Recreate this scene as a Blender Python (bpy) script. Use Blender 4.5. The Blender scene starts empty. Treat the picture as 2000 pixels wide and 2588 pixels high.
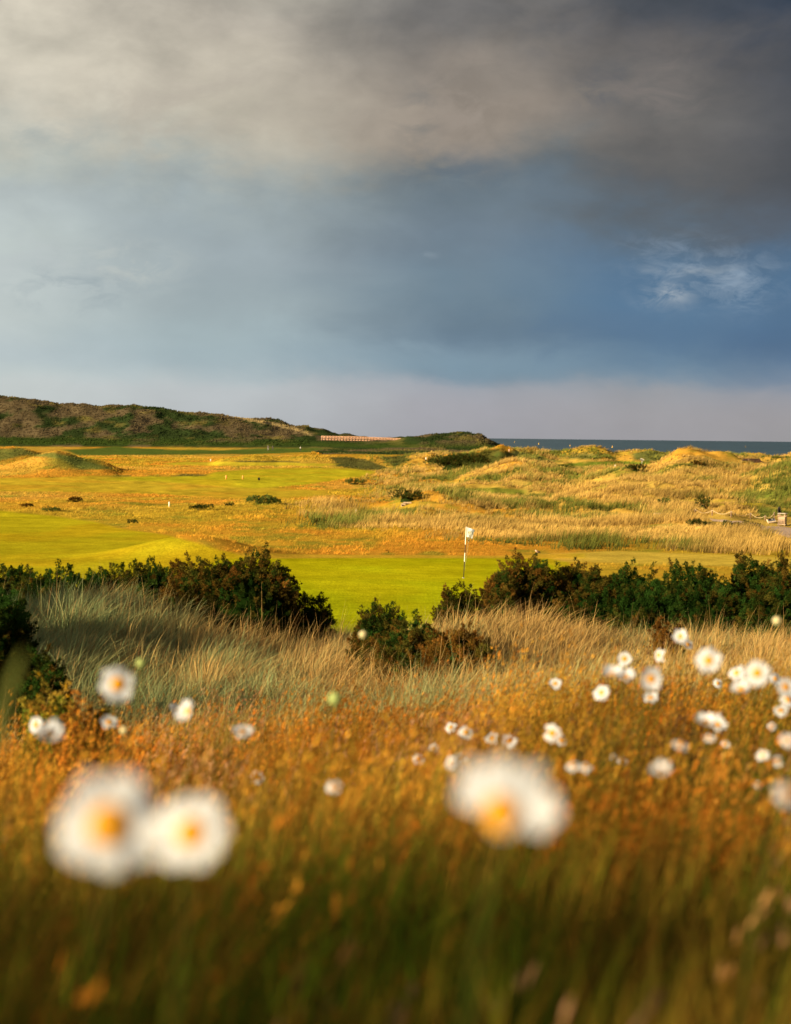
import bpy, math
import numpy as np
rad = math.radians
rng = np.random.default_rng(7)
sc = bpy.context.scene
COL = sc.collection

# ------------------------------------------------------------------ camera
F = 4100.0                 # focal length in photo pixels (photo 2000 x 2588)
CAM = np.array([0.0, 0.0, 5.8])
PITCH = math.atan(189.4 / F); ROLL = 0.0114
fw = np.array([0, math.cos(PITCH), -math.sin(PITCH)])
r0 = np.array([1.0, 0, 0]); u0 = np.cross(r0, fw)
rt = r0 * math.cos(ROLL) + u0 * math.sin(ROLL)
up = -r0 * math.sin(ROLL) + u0 * math.cos(ROLL)
cam_d = bpy.data.cameras.new('camera'); cam = bpy.data.objects.new('camera', cam_d); COL.objects.link(cam)
from mathutils import Matrix, Vector, Euler
cam.matrix_world = Matrix(((rt[0], up[0], -fw[0], CAM[0]), (rt[1], up[1], -fw[1], CAM[1]),
                           (rt[2], up[2], -fw[2], CAM[2]), (0, 0, 0, 1)))
cam_d.sensor_fit = 'VERTICAL'; cam_d.sensor_height = 31.0
cam_d.lens = F / 2588 * 31.0
cam_d.clip_start = 0.05; cam_d.clip_end = 80000
cam_d.dof.use_dof = True; cam_d.dof.focus_distance = 33.0
cam_d.dof.aperture_fstop = cam_d.lens / 16.8
sc.camera = cam
sc.render.resolution_x = 791; sc.render.resolution_y = 1024

# ------------------------------------------------------------------ light
EXPO = 1.15
SUN_EL = rad(13.0)
sun_h = np.array([-0.78, -0.62]); sun_h /= np.linalg.norm(sun_h)
to_sun = Vector((sun_h[0] * math.cos(SUN_EL), sun_h[1] * math.cos(SUN_EL), math.sin(SUN_EL)))
sd = bpy.data.lights.new('sun', 'SUN'); sd.energy = 5.0; sd.angle = rad(0.6); sd.color = (1.0, 0.77, 0.45)
sun = bpy.data.objects.new('sun', sd); COL.objects.link(sun)
sun.rotation_euler = to_sun.to_track_quat('Z', 'Y').to_euler()

def lin(r, g, b):
    f = lambda c: (c / 255 / 12.92) if c / 255 <= .04045 else ((c / 255 + .055) / 1.055) ** 2.4
    return (f(r), f(g), f(b))

w = bpy.data.worlds.new('World'); sc.world = w; w.use_nodes = True
nt = w.node_tree; nt.nodes.clear(); N = nt.nodes; L = nt.links
def nd(t, **k):
    n = N.new(t)
    for a, v in k.items(): setattr(n, a, v)
    return n
def mth(op, a, b=None, c=None, clamp=False):
    n = N.new('ShaderNodeMath'); n.operation = op; n.use_clamp = clamp
    for i, v in enumerate((a, b, c)):
        if v is None: continue
        if isinstance(v, (int, float)): n.inputs[i].default_value = v
        else: L.new(v, n.inputs[i])
    return n.outputs[0]
def mixc(fac, a, b, mode='MIX'):
    n = N.new('ShaderNodeMix'); n.data_type = 'RGBA'; n.blend_type = mode
    for s, v in ((n.inputs[0], fac), (n.inputs[6], a), (n.inputs[7], b)):
        if isinstance(v, (int, float)): s.default_value = v
        elif isinstance(v, tuple): s.default_value = (*v, 1)
        else: L.new(v, s)
    return n.outputs[2]
tc = nd('ShaderNodeTexCoord'); sep = nd('ShaderNodeSeparateXYZ'); L.new(tc.outputs['Generated'], sep.inputs[0])
X, Y, Z = sep.outputs
hyp = mth('SQRT', mth('ADD', mth('MULTIPLY', X, X), mth('MULTIPLY', Y, Y)))
saz = mth('DIVIDE', X, hyp)                    # sine of the azimuth
el = mth('ARCTANGENT', mth('DIVIDE', Z, hyp))
def noise(scale, sx=1, sz=1, det=4, rough=.55, off=0, dist=0):
    m = nd('ShaderNodeMapping'); L.new(tc.outputs['Generated'], m.inputs[0])
    m.inputs['Scale'].default_value = (sx, sx, sz); m.inputs['Location'].default_value = (off, off * .7, off * .3)
    n = nd('ShaderNodeTexNoise'); L.new(m.outputs[0], n.inputs['Vector'])
    n.inputs['Scale'].default_value = scale; n.inputs['Detail'].default_value = det
    n.inputs['Roughness'].default_value = rough; n.inputs['Distortion'].default_value = dist
    return mth('SUBTRACT', n.outputs['Fac'], .5)
nA = noise(7, 1, 2.2, 5, .5); nB = noise(16, 1, 2.0, 6, .55, 3.1, .4); nC = noise(40, 1, 2.2, 7, .6, 9.2)
nD = noise(5, 1, 4, 3, .5, 5.7)
# strength of the wind-torn look grows with height above the horizon
hgt = mth('MULTIPLY', el, 6.0, clamp=True)
warp = mth('ADD', mth('MULTIPLY', nA, .075), mth('ADD', mth('MULTIPLY', nB, .045), mth('MULTIPLY', nC, .018)))
warp = mth('MULTIPLY', warp, mth('ADD', .12, mth('MULTIPLY', hgt, .88)))
elw = mth('ADD', el, warp)
azw = mth('ADD', saz, mth('ADD', mth('MULTIPLY', nB, .05), mth('MULTIPLY', nD, .06)))
ROWS = [0, 60, 160, 250, 340, 420, 480, 560, 640, 720, 800, 860, 905, 950, 980, 1040, 1100]
C0 = [(188,181,167),(188,182,168),(187,182,168),(190,184,170),(186,182,170),(176,178,170),(168,176,173),(160,170,175),
      (176,186,186),(168,178,182),(178,188,190),(168,180,186),(164,177,185),(174,186,190),(180,188,192),(178,187,190),(172,181,184)]
C1 = [(158,154,144),(164,158,148),(170,164,152),(170,164,152),(176,170,156),(166,167,159),(150,160,162),(138,151,159),
      (144,157,166),(138,152,161),(142,157,166),(148,166,176),(144,163,175),(160,174,183),(170,177,185),(168,176,184),(163,170,178)]
C2 = [(104,103,102),(112,110,107),(132,126,118),(138,130,120),(144,134,122),(118,120,118),(98,114,126),(100,117,133),
      (102,120,138),(104,129,150),(94,118,140),(88,114,140),(120,148,170),(104,136,160),(152,160,174),(156,160,172),(152,157,168)]
C3 = [(74,76,82),(80,80,85),(112,104,98),(108,103,98),(106,100,96),(98,93,90),(88,88,92),(82,94,108),(76,108,142),(72,108,146),
      (74,112,150),(72,106,144),(84,118,152),(108,136,162),(146,152,164),(151,154,164),(149,152,162)]
C4 = [(38,48,66),(50,58,74),(82,80,84),(84,82,85),(82,80,84),(78,76,80),(74,74,82),(74,82,98),(66,96,132),(66,102,142),
      (66,102,144),(62,96,138),(84,114,150),(108,130,160),(140,146,162),(148,150,162),(147,150,160)]
ELMAX = .30
def ramp(cols):
    n = nd('ShaderNodeValToRGB'); L.new(mth('DIVIDE', elw, ELMAX, clamp=True), n.inputs[0])
    e = n.color_ramp; e.interpolation = 'B_SPLINE'
    pts = [(max(0, math.atan((1104.6 - y) / F) / ELMAX), lin(*c)) for y, c in zip(ROWS, cols)][::-1]
    top = np.array(pts[-1][1]); pts.append((1.0, tuple(top * .95)))
    while len(e.elements) < len(pts): e.elements.new(.5)
    for i, (p, c) in enumerate(pts):
        e.elements[i].position = p; e.elements[i].color = (*c, 1)
    return n.outputs[0]
C0 = [tuple(v * 1.03 for v in c) for c in C0]; C1 = [tuple(v * 1.03 for v in c) for c in C1]
C0 = [(r * 1.05, g * 1.04, b * 1.02) for r, g, b in C0]; C1 = [(r * 1.05, g * 1.035, b * 1.01) for r, g, b in C1]; C2 = [(r * 1.03, g, b * .975) for r, g, b in C2]
C3 = [(r * (.93 if i < 7 else 1.03), g * (.93 if i < 7 else 1), b * (.93 if i < 7 else .97)) for i, (r, g, b) in enumerate(C3)]
C4 = [(r * (.90 if i < 7 else 1.03), g * (.90 if i < 7 else 1), b * (.90 if i < 7 else .96)) for i, (r, g, b) in enumerate(C4)]
cols = [ramp(c) for c in (C0, C1, C2, C3, C4)]
px = [0, 560, 1150, 1650, 2000]
sx_ = [(p - 1000) / F for p in px]
cur = cols[0]
for i in range(1, 5):
    a, b = sx_[i - 1], sx_[i]
    n = nd('ShaderNodeMapRange', interpolation_type='SMOOTHSTEP'); L.new(azw, n.inputs[0])
    n.inputs[1].default_value = a; n.inputs[2].default_value = b
    cur = mixc(n.outputs[0], cur, cols[i])
# billows: light and dark lobes inside the upper cloud deck
bil = mth('ADD', mth('MULTIPLY', noise(20, 1, 1.5, 7, .5, 1.3, .3), .9), mth('MULTIPLY', nC, .35))
bil = mth('MULTIPLY', bil, mth('ADD', .18, mth('MULTIPLY', mth('SUBTRACT', el, .10), 6, clamp=True)))
gain = mth('ADD', 1.0, bil)
gcol = nd('ShaderNodeCombineXYZ')
for i in range(3): L.new(gain, gcol.inputs[i])
cur = mixc(1.0, cur, gcol.outputs[0], 'MULTIPLY')
# small sunlit cloud scraps
def puff(px_, py_, wx, wy, colr, amt, sc_=55, thr=.02, off=0):
    a0 = (px_ - 1000) / F; e0 = math.atan((1104.6 + .0114 * (px_ - 1000) - py_) / F)
    nz = noise(sc_, 1, 2.0, 6, .62, off, .6)
    dx = mth('DIVIDE', mth('SUBTRACT', mth('ADD', saz, mth('MULTIPLY', nC, .02)), a0), wx / F)
    dy = mth('DIVIDE', mth('SUBTRACT', mth('ADD', el, mth('MULTIPLY', nC, .012)), e0), wy / F)
    g = mth('EXPONENT', mth('MULTIPLY', mth('ADD', mth('MULTIPLY', dx, dx), mth('MULTIPLY', dy, dy)), -1.0))
    front = mth('GREATER_THAN', Y, 0.0)
    f = mth('MULTIPLY', mth('MULTIPLY', g, mth('MULTIPLY', mth('ADD', nz, thr), 5.0, clamp=True)), amt, clamp=True)
    global cur
    cur = mixc(mth('MULTIPLY', f, front), cur, lin(*colr))
puff(1672, 752, 50, 30, (168, 176, 184), .8, 60, .10, 2)
puff(1770, 710, 150, 60, (142, 158, 176), .8, 42, .04, 4)
puff(1850, 745, 60, 50, (136, 156, 178), .7, 50, .05, 31)
puff(1720, 690, 120, 14, (150, 160, 170), .6, 40, .10, 33)
puff(1660, 640, 110, 34, (124, 140, 160), .55, 60, .04, 6)
puff(1085, 643, 26, 9, (136, 150, 162), .35, 70, .1, 7)
puff(330, 680, 110, 50, (194, 197, 190), .65, 40, .05, 8)
puff(150, 660, 160, 60, (186, 193, 194), .45, 40, .05, 11)
puff(200, 740, 130, 50, (140, 154, 162), .65, 38, .06, 13)
puff(100, 700, 110, 26, (140, 156, 164), .55, 40, .05, 41)
puff(1600, 820, 320, 40, (80, 110, 142), .5, 20, .08, 45)
puff(1150, 440, 190, 55, (84, 98, 112), .6, 25, .12, 15)
puff(1500, 240, 75, 45, (78, 82, 90), .8, 30, .12, 17)
puff(1180, 270, 120, 110, (156, 143, 130), .7, 30, .08, 19)
puff(1040, 320, 50, 90, (108, 108, 106), .6, 30, .1, 35)
puff(1640, 240, 120, 80, (124, 113, 106), .7, 30, .08, 21)
puff(480, 300, 300, 130, (176, 166, 152), .6, 18, .06, 23)
puff(120, 375, 160, 50, (158, 166, 164), .6, 25, .06, 25)
sky = nd('ShaderNodeTexSky', sky_type='NISHITA'); sky.sun_disc = False
sky.sun_elevation = SUN_EL; sky.sun_rotation = math.atan2(sun_h[0], sun_h[1])
bgS = nd('ShaderNodeBackground'); L.new(sky.outputs[0], bgS.inputs[0]); bgS.inputs[1].default_value = 0.08
bgC = nd('ShaderNodeBackground'); L.new(cur, bgC.inputs[0]); bgC.inputs[1].default_value = 1.04 / 2 ** EXPO
mx = nd('ShaderNodeMixShader'); mx.inputs[0].default_value = .96       # thick cloud deck over the clear sky
L.new(bgS.outputs[0], mx.inputs[1]); L.new(bgC.outputs[0], mx.inputs[2])
L.new(mx.outputs[0], nd('ShaderNodeOutputWorld').inputs[0])

vs = sc.view_settings; sc.display_settings.display_device = 'sRGB'
vs.view_transform = 'Standard'; vs.look = 'None'; vs.exposure = EXPO; vs.gamma = 1.0; vs.use_curve_mapping = False
cy = sc.cycles
cy.max_bounces = 5; cy.diffuse_bounces = 2; cy.glossy_bounces = 2; cy.transmission_bounces = 2; cy.transparent_max_bounces = 4
cy.sample_clamp_indirect = 4; cy.use_denoising = True
cy.use_adaptive_sampling = True; cy.adaptive_threshold = .012

# ------------------------------------------------------------------ helpers
def smooth(t):
    t = np.clip(t, 0, 1); return t * t * (3 - 2 * t)
def _h(ix, iy, s):
    n = (ix.astype(np.int64) * 374761393 + iy.astype(np.int64) * 668265263 + s * 974634777) & 0xFFFFFFFF
    n = ((n ^ (n >> 13)) * 1274126177) & 0xFFFFFFFF
    return ((n ^ (n >> 16)) & 0xFFFF) / 65535.0
def vnoise(x, y, s=0):
    ix = np.floor(x); iy = np.floor(y); fx = smooth(x - ix); fy = smooth(y - iy)
    a = _h(ix, iy, s); b = _h(ix + 1, iy, s); c = _h(ix, iy + 1, s); d = _h(ix + 1, iy + 1, s)
    return (a + (b - a) * fx) * (1 - fy) + (c + (d - c) * fx) * fy - .5
def fbm(x, y, s=0, o=4):
    r = 0; a = 1; t = 0
    for k in range(o):
        r = r + a * vnoise(x * 2 ** k + 17.3 * k, y * 2 ** k + 5.1 * k, s + k); t += a; a *= .5
    return r / t * 2
def ray(px_, py_):
    return fw + rt * ((px_ - 1000) / F) - up * ((py_ - 1294) / F)
def at(px_, py_, D):
    d = ray(px_, py_); return CAM + d * (D / d[1])
def proj(x, y, z):
    P = np.stack([x, y, z - CAM[2]], -1)
    dep = P @ fw; return 1000 + F * (P @ rt) / dep, 1294 - F * (P @ up) / dep
def upx(p): return (np.asarray(p, float) - 1000) / F + 0.0005      # px near the horizon -> x / y

GP = np.array([(-60, 4.6), (-12, 5.0), (0, 5.12), (.8, 5.09), (2, 4.95), (3, 4.78), (5, 4.42), (7, 4.12), (9, 3.78), (12, 3.4), (16, 2.98),
               (20, 2.62), (28, 1.92), (36, 1.0), (43, .25), (50, 0.0), (5000, 0)])
def smooth_interp(x, P, w):
    return (np.interp(x - w, P[:, 0], P[:, 1]) + 2 * np.interp(x, P[:, 0], P[:, 1]) + np.interp(x + w, P[:, 0], P[:, 1])) / 4
# ridges: (skyline points (px, py), distance, front length, back length, roughness)
RIDGES = [
  ([(-900,1000),(-300,985),(0,1003),(40,1002),(90,1008),(150,1022),(210,1020),(245,1026),(300,1029),(330,1027),(400,1038),(480,1045),
    (560,1049),(600,1051),(680,1060),(700,1063),(740,1076),(775,1074),(800,1081),(850,1097),(900,1103),(930,1106),(960,1112),(1000,1118),(1100,1130)], 800, 75, 90, .35),
  ([(760,1125),(950,1113),(1010,1105),(1042,1101),(1070,1098),(1120,1097),(1150,1096),(1210,1097),(1230,1108),(1262,1128),(1280,1142),(1300,1155)], 720, 55, 60, .25),
  ([(-200,1106),(100,1110),(300,1113),(450,1114),(600,1115),(700,1116),(820,1118),(950,1125),(1040,1127),(1150,1134),(1230,1142),(1290,1150)], 675, 22, 20, .12),
  ([(-600,1110),(-200,1120),(0,1131),(25,1129),(60,1133),(110,1146),(160,1160)], 310, 30, 30, .2),
  ([(-500,1180),(-150,1200),(0,1182),(60,1163),(110,1147),(140,1141),(170,1148),(200,1160),(230,1166),(260,1172),(290,1184),(320,1200)], 245, 22, 16, .18),
  ([(520,1165),(640,1150),(700,1155),(760,1150),(835,1154),(850,1155),(900,1158),(930,1153),(1000,1159),(1040,1152),(1100,1150),(1160,1153)], 322, 22, 30, .25),
  ([(1040,1190),(1080,1160),(1130,1150),(1190,1140),(1240,1134),(1262,1131),(1285,1140),(1320,1150),(1380,1175)], 300, 22, 25, .2),
  ([(1050,1240),(1120,1215),(1180,1200),(1240,1178),(1280,1163),(1310,1156),(1350,1160),(1400,1172),(1440,1184),(1500,1200),(1560,1215)], 225, 30, 25, .25),
  ([(1240,1150),(1300,1137),(1340,1140),(1370,1145),(1400,1145),(1430,1142),(1460,1139),(1500,1136),(1525,1142),(1545,1148),(1570,1146),
    (1600,1139),(1630,1134),(1660,1138),(1690,1146),(1720,1150),(1830,1153),(1880,1146),(1920,1148),(1960,1155),(2100,1150),(2500,1140)], 350, 22, 25, .3),
  ([(1440,1220),(1520,1192),(1560,1187),(1610,1190),(1650,1182),(1680,1162),(1710,1145),(1740,1140),(1765,1142),(1800,1147),(1850,1153),
    (1900,1155),(1950,1155),(2000,1155),(2100,1150),(2400,1135)], 195, 46, 30, .45),
  ([(1380,1260),(1480,1232),(1560,1222),(1650,1216),(1720,1220),(1800,1225),(1900,1222),(2000,1205),(2100,1200),(2400,1190)], 150, 16, 22, .3),
  ([(1740,1292),(1800,1278),(1870,1270),(1930,1268),(2000,1262),(2100,1250),(2400,1240)], 128, 5, 16, .2),
]
RZ = []
for pts, D, lf, lb, rg in RIDGES:
    us = upx([p[0] for p in pts]); zs = [at(p[0], p[1], D)[2] for p in pts]
    RZ.append((us, np.array(zs), D, lf, lb, rg))
def ground_z(x, y, fine=True):
    x = np.asarray(x, float); y = np.asarray(y, float)
    z = smooth_interp(y, GP, np.clip(np.abs(y) * .08, .2, 3))
    near = smooth((y - 2) / 4) * (1 - smooth((y - 12) / 6))
    z = z + near * np.clip(x, -8, 8) * .10
    z = z + .75 * np.exp(-((x + 4.6) / 2.0) ** 2 - ((y - 24.5) / 4.5) ** 2) + .22 * np.exp(-((x - 5.2) / 2.2) ** 2 - ((y - 23.5) / 3.5) ** 2)
    z = z + 1.0 * np.exp(-((x + 13) / 4.5) ** 2 - ((y - 12) / 9.0) ** 2)
    z = z + .50 * np.exp(-((x - 1.0) / 1.2) ** 2 - ((y - 23.8) / 1.9) ** 2)
    z = z + .28 * np.exp(-((x - 2.2) / 1.3) ** 2 - ((y - 25) / 3.5) ** 2)
    z = z + .10 * fbm(x / 1.7, y / 1.7, 3, 3) * smooth((y - 1.5) / 5) * (1 - smooth((y - 38) / 8))
    z = z + 1.0 * np.exp(-((x + 9.6) / 3.4) ** 2 - ((y - 77) / 3.6) ** 2)      # fairway mound
    far = smooth((y - 100) / 60)
    z = z + far * .7 * fbm(x / 60, y / 60, 11, 3)
    u = x / np.maximum(y, 1.0)
    zr = np.zeros_like(z)
    for us, zs, D, lf, lb, rg in RZ:
        h = np.interp(u, us, zs, left=zs[0], right=zs[-1])
        ends = smooth((u - us[0]) / .01 + .0) * (1 - smooth((u - us[-1]) / .01 + 1))
        s = np.where(y < D, (D - y) / lf, (y - D) / lb)
        b = np.exp(-s ** 2 * 1.2)
        if fine:
            h = h + np.maximum(h, 0) * rg * .35 * fbm(x / (D * .03), y / (D * .05), int(D), 4) * (1 - .6 * b)
        c = np.maximum(h, 0) * b * ends
        zr = np.maximum(zr, c) + .12 * np.minimum(zr, c)
    z = z + zr
    rough = smooth((y - 95) / 25)
    if fine:
        z = z + rough * .16 * fbm(x / 3.2, y / 4.5, 21, 3)
        du = smooth((u - upx(900)) / .05) * smooth((y - 98) / 30) * (1 - smooth((y - 330) / 60))
        z = z + du * (1.15 * fbm(x / 11, y / 17, 131, 3) + .7 * np.abs(fbm(x / 5, y / 8, 137, 3)) + .35 * fbm(x / 2.2, y / 3.4, 139, 2))
    if fine:
        z = z + smooth((y - 660) / 40) * smooth((z - 2) / 4) * (1.5 * fbm(x / 15, y / 45, 141, 3) + .8 * fbm(x / 5, y / 9, 143, 2))
    coast = np.interp(u, [upx(1180), upx(1275), upx(1330)], [960, 840, 420])
    z = z - 12 * smooth((y - coast) / 60)
    return z
_D = np.concatenate([np.geomspace(1.2, 1000, 6000)])
def hit(px_, py_, lo=60):
    d = ray(px_, py_); P = CAM[None] + d[None] * (_D / d[1])[:, None]
    g = ground_z(P[:, 0], P[:, 1]); k = np.where((P[:, 2] < g) & (_D > lo))[0]
    i = k[0] if len(k) else len(_D) - 1
    return np.array([P[i, 0], P[i, 1], g[i]])

def mkmesh(name, V, tris=None, quads=None, col=None, mat=None, parent=None, smooth_=False):
    me = bpy.data.meshes.new(name)
    V = np.asarray(V, np.float32)
    nT = 0 if tris is None else len(tris); nQ = 0 if quads is None else len(quads)
    me.vertices.add(len(V)); me.vertices.foreach_set('co', V.ravel())
    idx = []; 
    if nT: idx.append(np.asarray(tris, np.int32).ravel())
    if nQ: idx.append(np.asarray(quads, np.int32).ravel())
    idx = np.concatenate(idx); me.loops.add(len(idx)); me.loops.foreach_set('vertex_index', idx)
    me.polygons.add(nT + nQ)
    st = np.concatenate([np.arange(nT) * 3, nT * 3 + np.arange(nQ) * 4]).astype(np.int32)
    me.polygons.foreach_set('loop_start', st)
    if smooth_: me.polygons.foreach_set('use_smooth', np.ones(nT + nQ, bool))
    if col is not None:
        c = np.ones((len(V), 4), np.float32); c[:, :3] = col
        a = me.color_attributes.new('Col', 'FLOAT_COLOR', 'POINT'); a.data.foreach_set('color', c.ravel())
    if mat: me.materials.append(mat)
    me.update(calc_edges=True); me.validate()
    o = bpy.data.objects.new(name, me); COL.objects.link(o)
    if parent: o.parent = parent
    return o
def tag(o, label=None, cat=None, group=None, kind=None):
    if label: o['label'] = label
    if cat: o['category'] = cat
    if group: o['group'] = group
    if kind: o['kind'] = kind
    return o
def empty(name, loc, rz=0):
    o = bpy.data.objects.new(name, None); COL.objects.link(o); o.location = loc; o.rotation_euler = (0, 0, rz)
    o.empty_display_size = .1; return o
class MB:
    def __init__(s): s.V = []; s.T = []; s.Q = []; s.C = []; s.n = 0
    def add(s, V, T=None, Q=None, c=(1, 1, 1)):
        V = np.asarray(V, float)
        s.V.append(V); s.C.append(np.broadcast_to(np.asarray(c, float), (len(V), 3)))
        if T is not None and len(T): s.T.append(np.asarray(T) + s.n)
        if Q is not None and len(Q): s.Q.append(np.asarray(Q) + s.n)
        s.n += len(V)
    def box(s, c, d, R=None, col=(1, 1, 1), bev=0.0):
        h = np.array(d) / 2
        b = min(bev, h.min() * .45)
        if b <= 0:
            V = np.array([(i, j, k) for i in (-1, 1) for j in (-1, 1) for k in (-1, 1)]) * h
            Q = [(0,1,3,2),(4,6,7,5),(0,4,5,1),(2,3,7,6),(0,2,6,4),(1,5,7,3)]
            T = None
        else:
            V = []; ix = {}
            for i in (-1, 1):
                for j in (-1, 1):
                    for k in (-1, 1):
                        for a in range(3):
                            p = np.array([i, j, k]) * (h - b); p[a] += (i, j, k)[a] * b
                            ix[(i, j, k, a)] = len(V); V.append(p)
            V = np.array(V); Q = []; T = []
            for a in range(3):
                o1, o2 = [q for q in range(3) if q != a]
                for sgn in (-1, 1):
                    r = []
                    for m, n_ in ((-1, -1), (1, -1), (1, 1), (-1, 1)):
                        t = [0, 0, 0]; t[a] = sgn; t[o1] = m; t[o2] = n_; r.append(ix[(*t, a)])
                    Q.append(r)
                for m in (-1, 1):
                    for n_ in (-1, 1):
                        t1 = [0, 0, 0]; t2 = [0, 0, 0]
                        t1[a] = -1; t2[a] = 1; t1[o1] = t2[o1] = m; t1[o2] = t2[o2] = n_
                        Q.append([ix[(*t1, o1)], ix[(*t2, o1)], ix[(*t2, o2)], ix[(*t1, o2)]])
            for i in (-1, 1):
                for j in (-1, 1):
                    for k in (-1, 1): T.append([ix[(i, j, k, a)] for a in range(3)])
        if R is not None: V = V @ np.asarray(R).T
        s.add(V + np.array(c), T, Q, col)
    def tube(s, pts, r, n=8, col=(1, 1, 1), cap=True):
        pts = np.asarray(pts, float); m = len(pts); r = np.broadcast_to(np.asarray(r, float), (m,))
        tg = np.gradient(pts, axis=0); tg /= np.linalg.norm(tg, axis=1)[:, None] + 1e-9
        ref = np.array([0, 0, 1.0]) if abs(tg[0, 2]) < .9 else np.array([1.0, 0, 0])
        a = np.cross(tg, ref); a /= np.linalg.norm(a, axis=1)[:, None]; b = np.cross(tg, a)
        th = np.arange(n) * 2 * math.pi / n
        V = (pts[:, None] + r[:, None, None] * (np.cos(th)[None, :, None] * a[:, None] + np.sin(th)[None, :, None] * b[:, None])).reshape(-1, 3)
        Q = [(i * n + k, i * n + (k + 1) % n, (i + 1) * n + (k + 1) % n, (i + 1) * n + k) for i in range(m - 1) for k in range(n)]
        T = []
        if cap:
            V = np.vstack([V, pts[:1], pts[-1:]]); c0 = m * n
            T = [(c0, (k + 1) % n, k) for k in range(n)] + [(c0 + 1, (m - 1) * n + k, (m - 1) * n + (k + 1) % n) for k in range(n)]
        c = np.asarray(col, float)
        if c.ndim == 2: c = np.vstack([np.repeat(c, n, 0), c[:1], c[-1:]]) if cap else np.repeat(c, n, 0)
        s.add(V, T, Q, c)
    def ellipsoid(s, c, r, R=None, nu=12, nv=8, col=(1, 1, 1)):
        V = []; 
        for j in range(nv + 1):
            ph = math.pi * j / nv
            for i in range(nu):
                th = 2 * math.pi * i / nu; V.append((math.cos(th) * math.sin(ph), math.sin(th) * math.sin(ph), math.cos(ph)))
        V = np.array(V) * np.array(r)
        if R is not None: V = V @ np.asarray(R).T
        Q = [(j * nu + i, (j + 1) * nu + i, (j + 1) * nu + (i + 1) % nu, j * nu + (i + 1) % nu) for j in range(nv) for i in range(nu)]
        s.add(V + np.array(c), None, Q, col)
    def build(s, name, mat, parent=None, sm=False):
        return mkmesh(name, np.vstack(s.V), np.vstack(s.T) if s.T else None, np.vstack(s.Q) if s.Q else None,
                      np.vstack(s.C), mat, parent, sm)

# ------------------------------------------------------------------ materials
def material(name):
    m = bpy.data.materials.new(name); m.use_nodes = True; t = m.node_tree; t.nodes.clear(); return m, t
def vegmat(name, trans=.35, nscale=3.0, amt=.25, spec=0.0):
    m, t = material(name); n = t.nodes; l = t.links
    a = n.new('ShaderNodeAttribute'); a.attribute_name = 'Col'
    nz = n.new('ShaderNodeTexNoise'); nz.inputs['Scale'].default_value = nscale; nz.inputs['Detail'].default_value = 3
    g = n.new('ShaderNodeNewGeometry'); l.new(g.outputs['Position'], nz.inputs['Vector'])
    mr = n.new('ShaderNodeMapRange'); l.new(nz.outputs[0], mr.inputs[0]); mr.inputs[1].default_value = .3; mr.inputs[2].default_value = .7
    mr.inputs[3].default_value = 1 - amt; mr.inputs[4].default_value = 1 + amt
    mm = n.new('ShaderNodeVectorMath'); mm.operation = 'SCALE'; l.new(a.outputs['Color'], mm.inputs[0]); l.new(mr.outputs[0], mm.inputs['Scale'])
    d = n.new('ShaderNodeBsdfDiffuse'); tr = n.new('ShaderNodeBsdfTranslucent'); l.new(mm.outputs[0], d.inputs[0]); l.new(mm.outputs[0], tr.inputs[0])
    x = n.new('ShaderNodeMixShader'); x.inputs[0].default_value = trans; l.new(d.outputs[0], x.inputs[1]); l.new(tr.outputs[0], x.inputs[2])
    o = n.new('ShaderNodeOutputMaterial'); l.new(x.outputs[0], o.inputs[0]); return m
def surfmat(name, col=None, rough=.6, nscale=8, amt=.15, bump=.2, stretch=(1, 1, 1), metal=0):
    m, t = material(name); n = t.nodes; l = t.links
    p = n.new('ShaderNodeBsdfPrincipled'); p.inputs['Roughness'].default_value = rough; p.inputs['Metallic'].default_value = metal
    tcn = n.new('ShaderNodeTexCoord'); mp = n.new('ShaderNodeMapping'); mp.inputs['Scale'].default_value = stretch; l.new(tcn.outputs['Object'], mp.inputs[0])
    nz = n.new('ShaderNodeTexNoise'); nz.inputs['Scale'].default_value = nscale; nz.inputs['Detail'].default_value = 5; l.new(mp.outputs[0], nz.inputs['Vector'])
    mr = n.new('ShaderNodeMapRange'); l.new(nz.outputs[0], mr.inputs[0]); mr.inputs[1].default_value = .3; mr.inputs[2].default_value = .7
    mr.inputs[3].default_value = 1 - amt; mr.inputs[4].default_value = 1 + amt
    mm = n.new('ShaderNodeVectorMath'); mm.operation = 'SCALE'; l.new(mr.outputs[0], mm.inputs['Scale'])
    if col is None:
        a = n.new('ShaderNodeAttribute'); a.attribute_name = 'Col'; l.new(a.outputs['Color'], mm.inputs[0])
    else: mm.inputs[0].default_value = col
    l.new(mm.outputs[0], p.inputs['Base Color'])
    b = n.new('ShaderNodeBump'); b.inputs['Strength'].default_value = bump; b.inputs['Distance'].default_value = .02
    l.new(nz.outputs[0], b.inputs['Height']); l.new(b.outputs[0], p.inputs['Normal'])
    o = n.new('ShaderNodeOutputMaterial'); l.new(p.outputs[0], o.inputs[0]); return m

M_grass = vegmat('grass_blades'); M_meadow = vegmat('meadow_stems', .4, 9, .2)
M_gorse = vegmat('gorse_shoots', .2, 2.5, .25)
M_wood = surfmat('weathered_wood', None, .75, 14, .18, .3, (1, 1, .3))
M_paint = surfmat('painted', None, .5, 20, .06, .05)
M_bark = surfmat('bark', (.09, .06, .035), .9, 20, .3, .5)
M_cloth = surfmat('cloth', None, .85, 30, .08, .1)
M_petal = vegmat('petals', .40, 60, .05)

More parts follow.
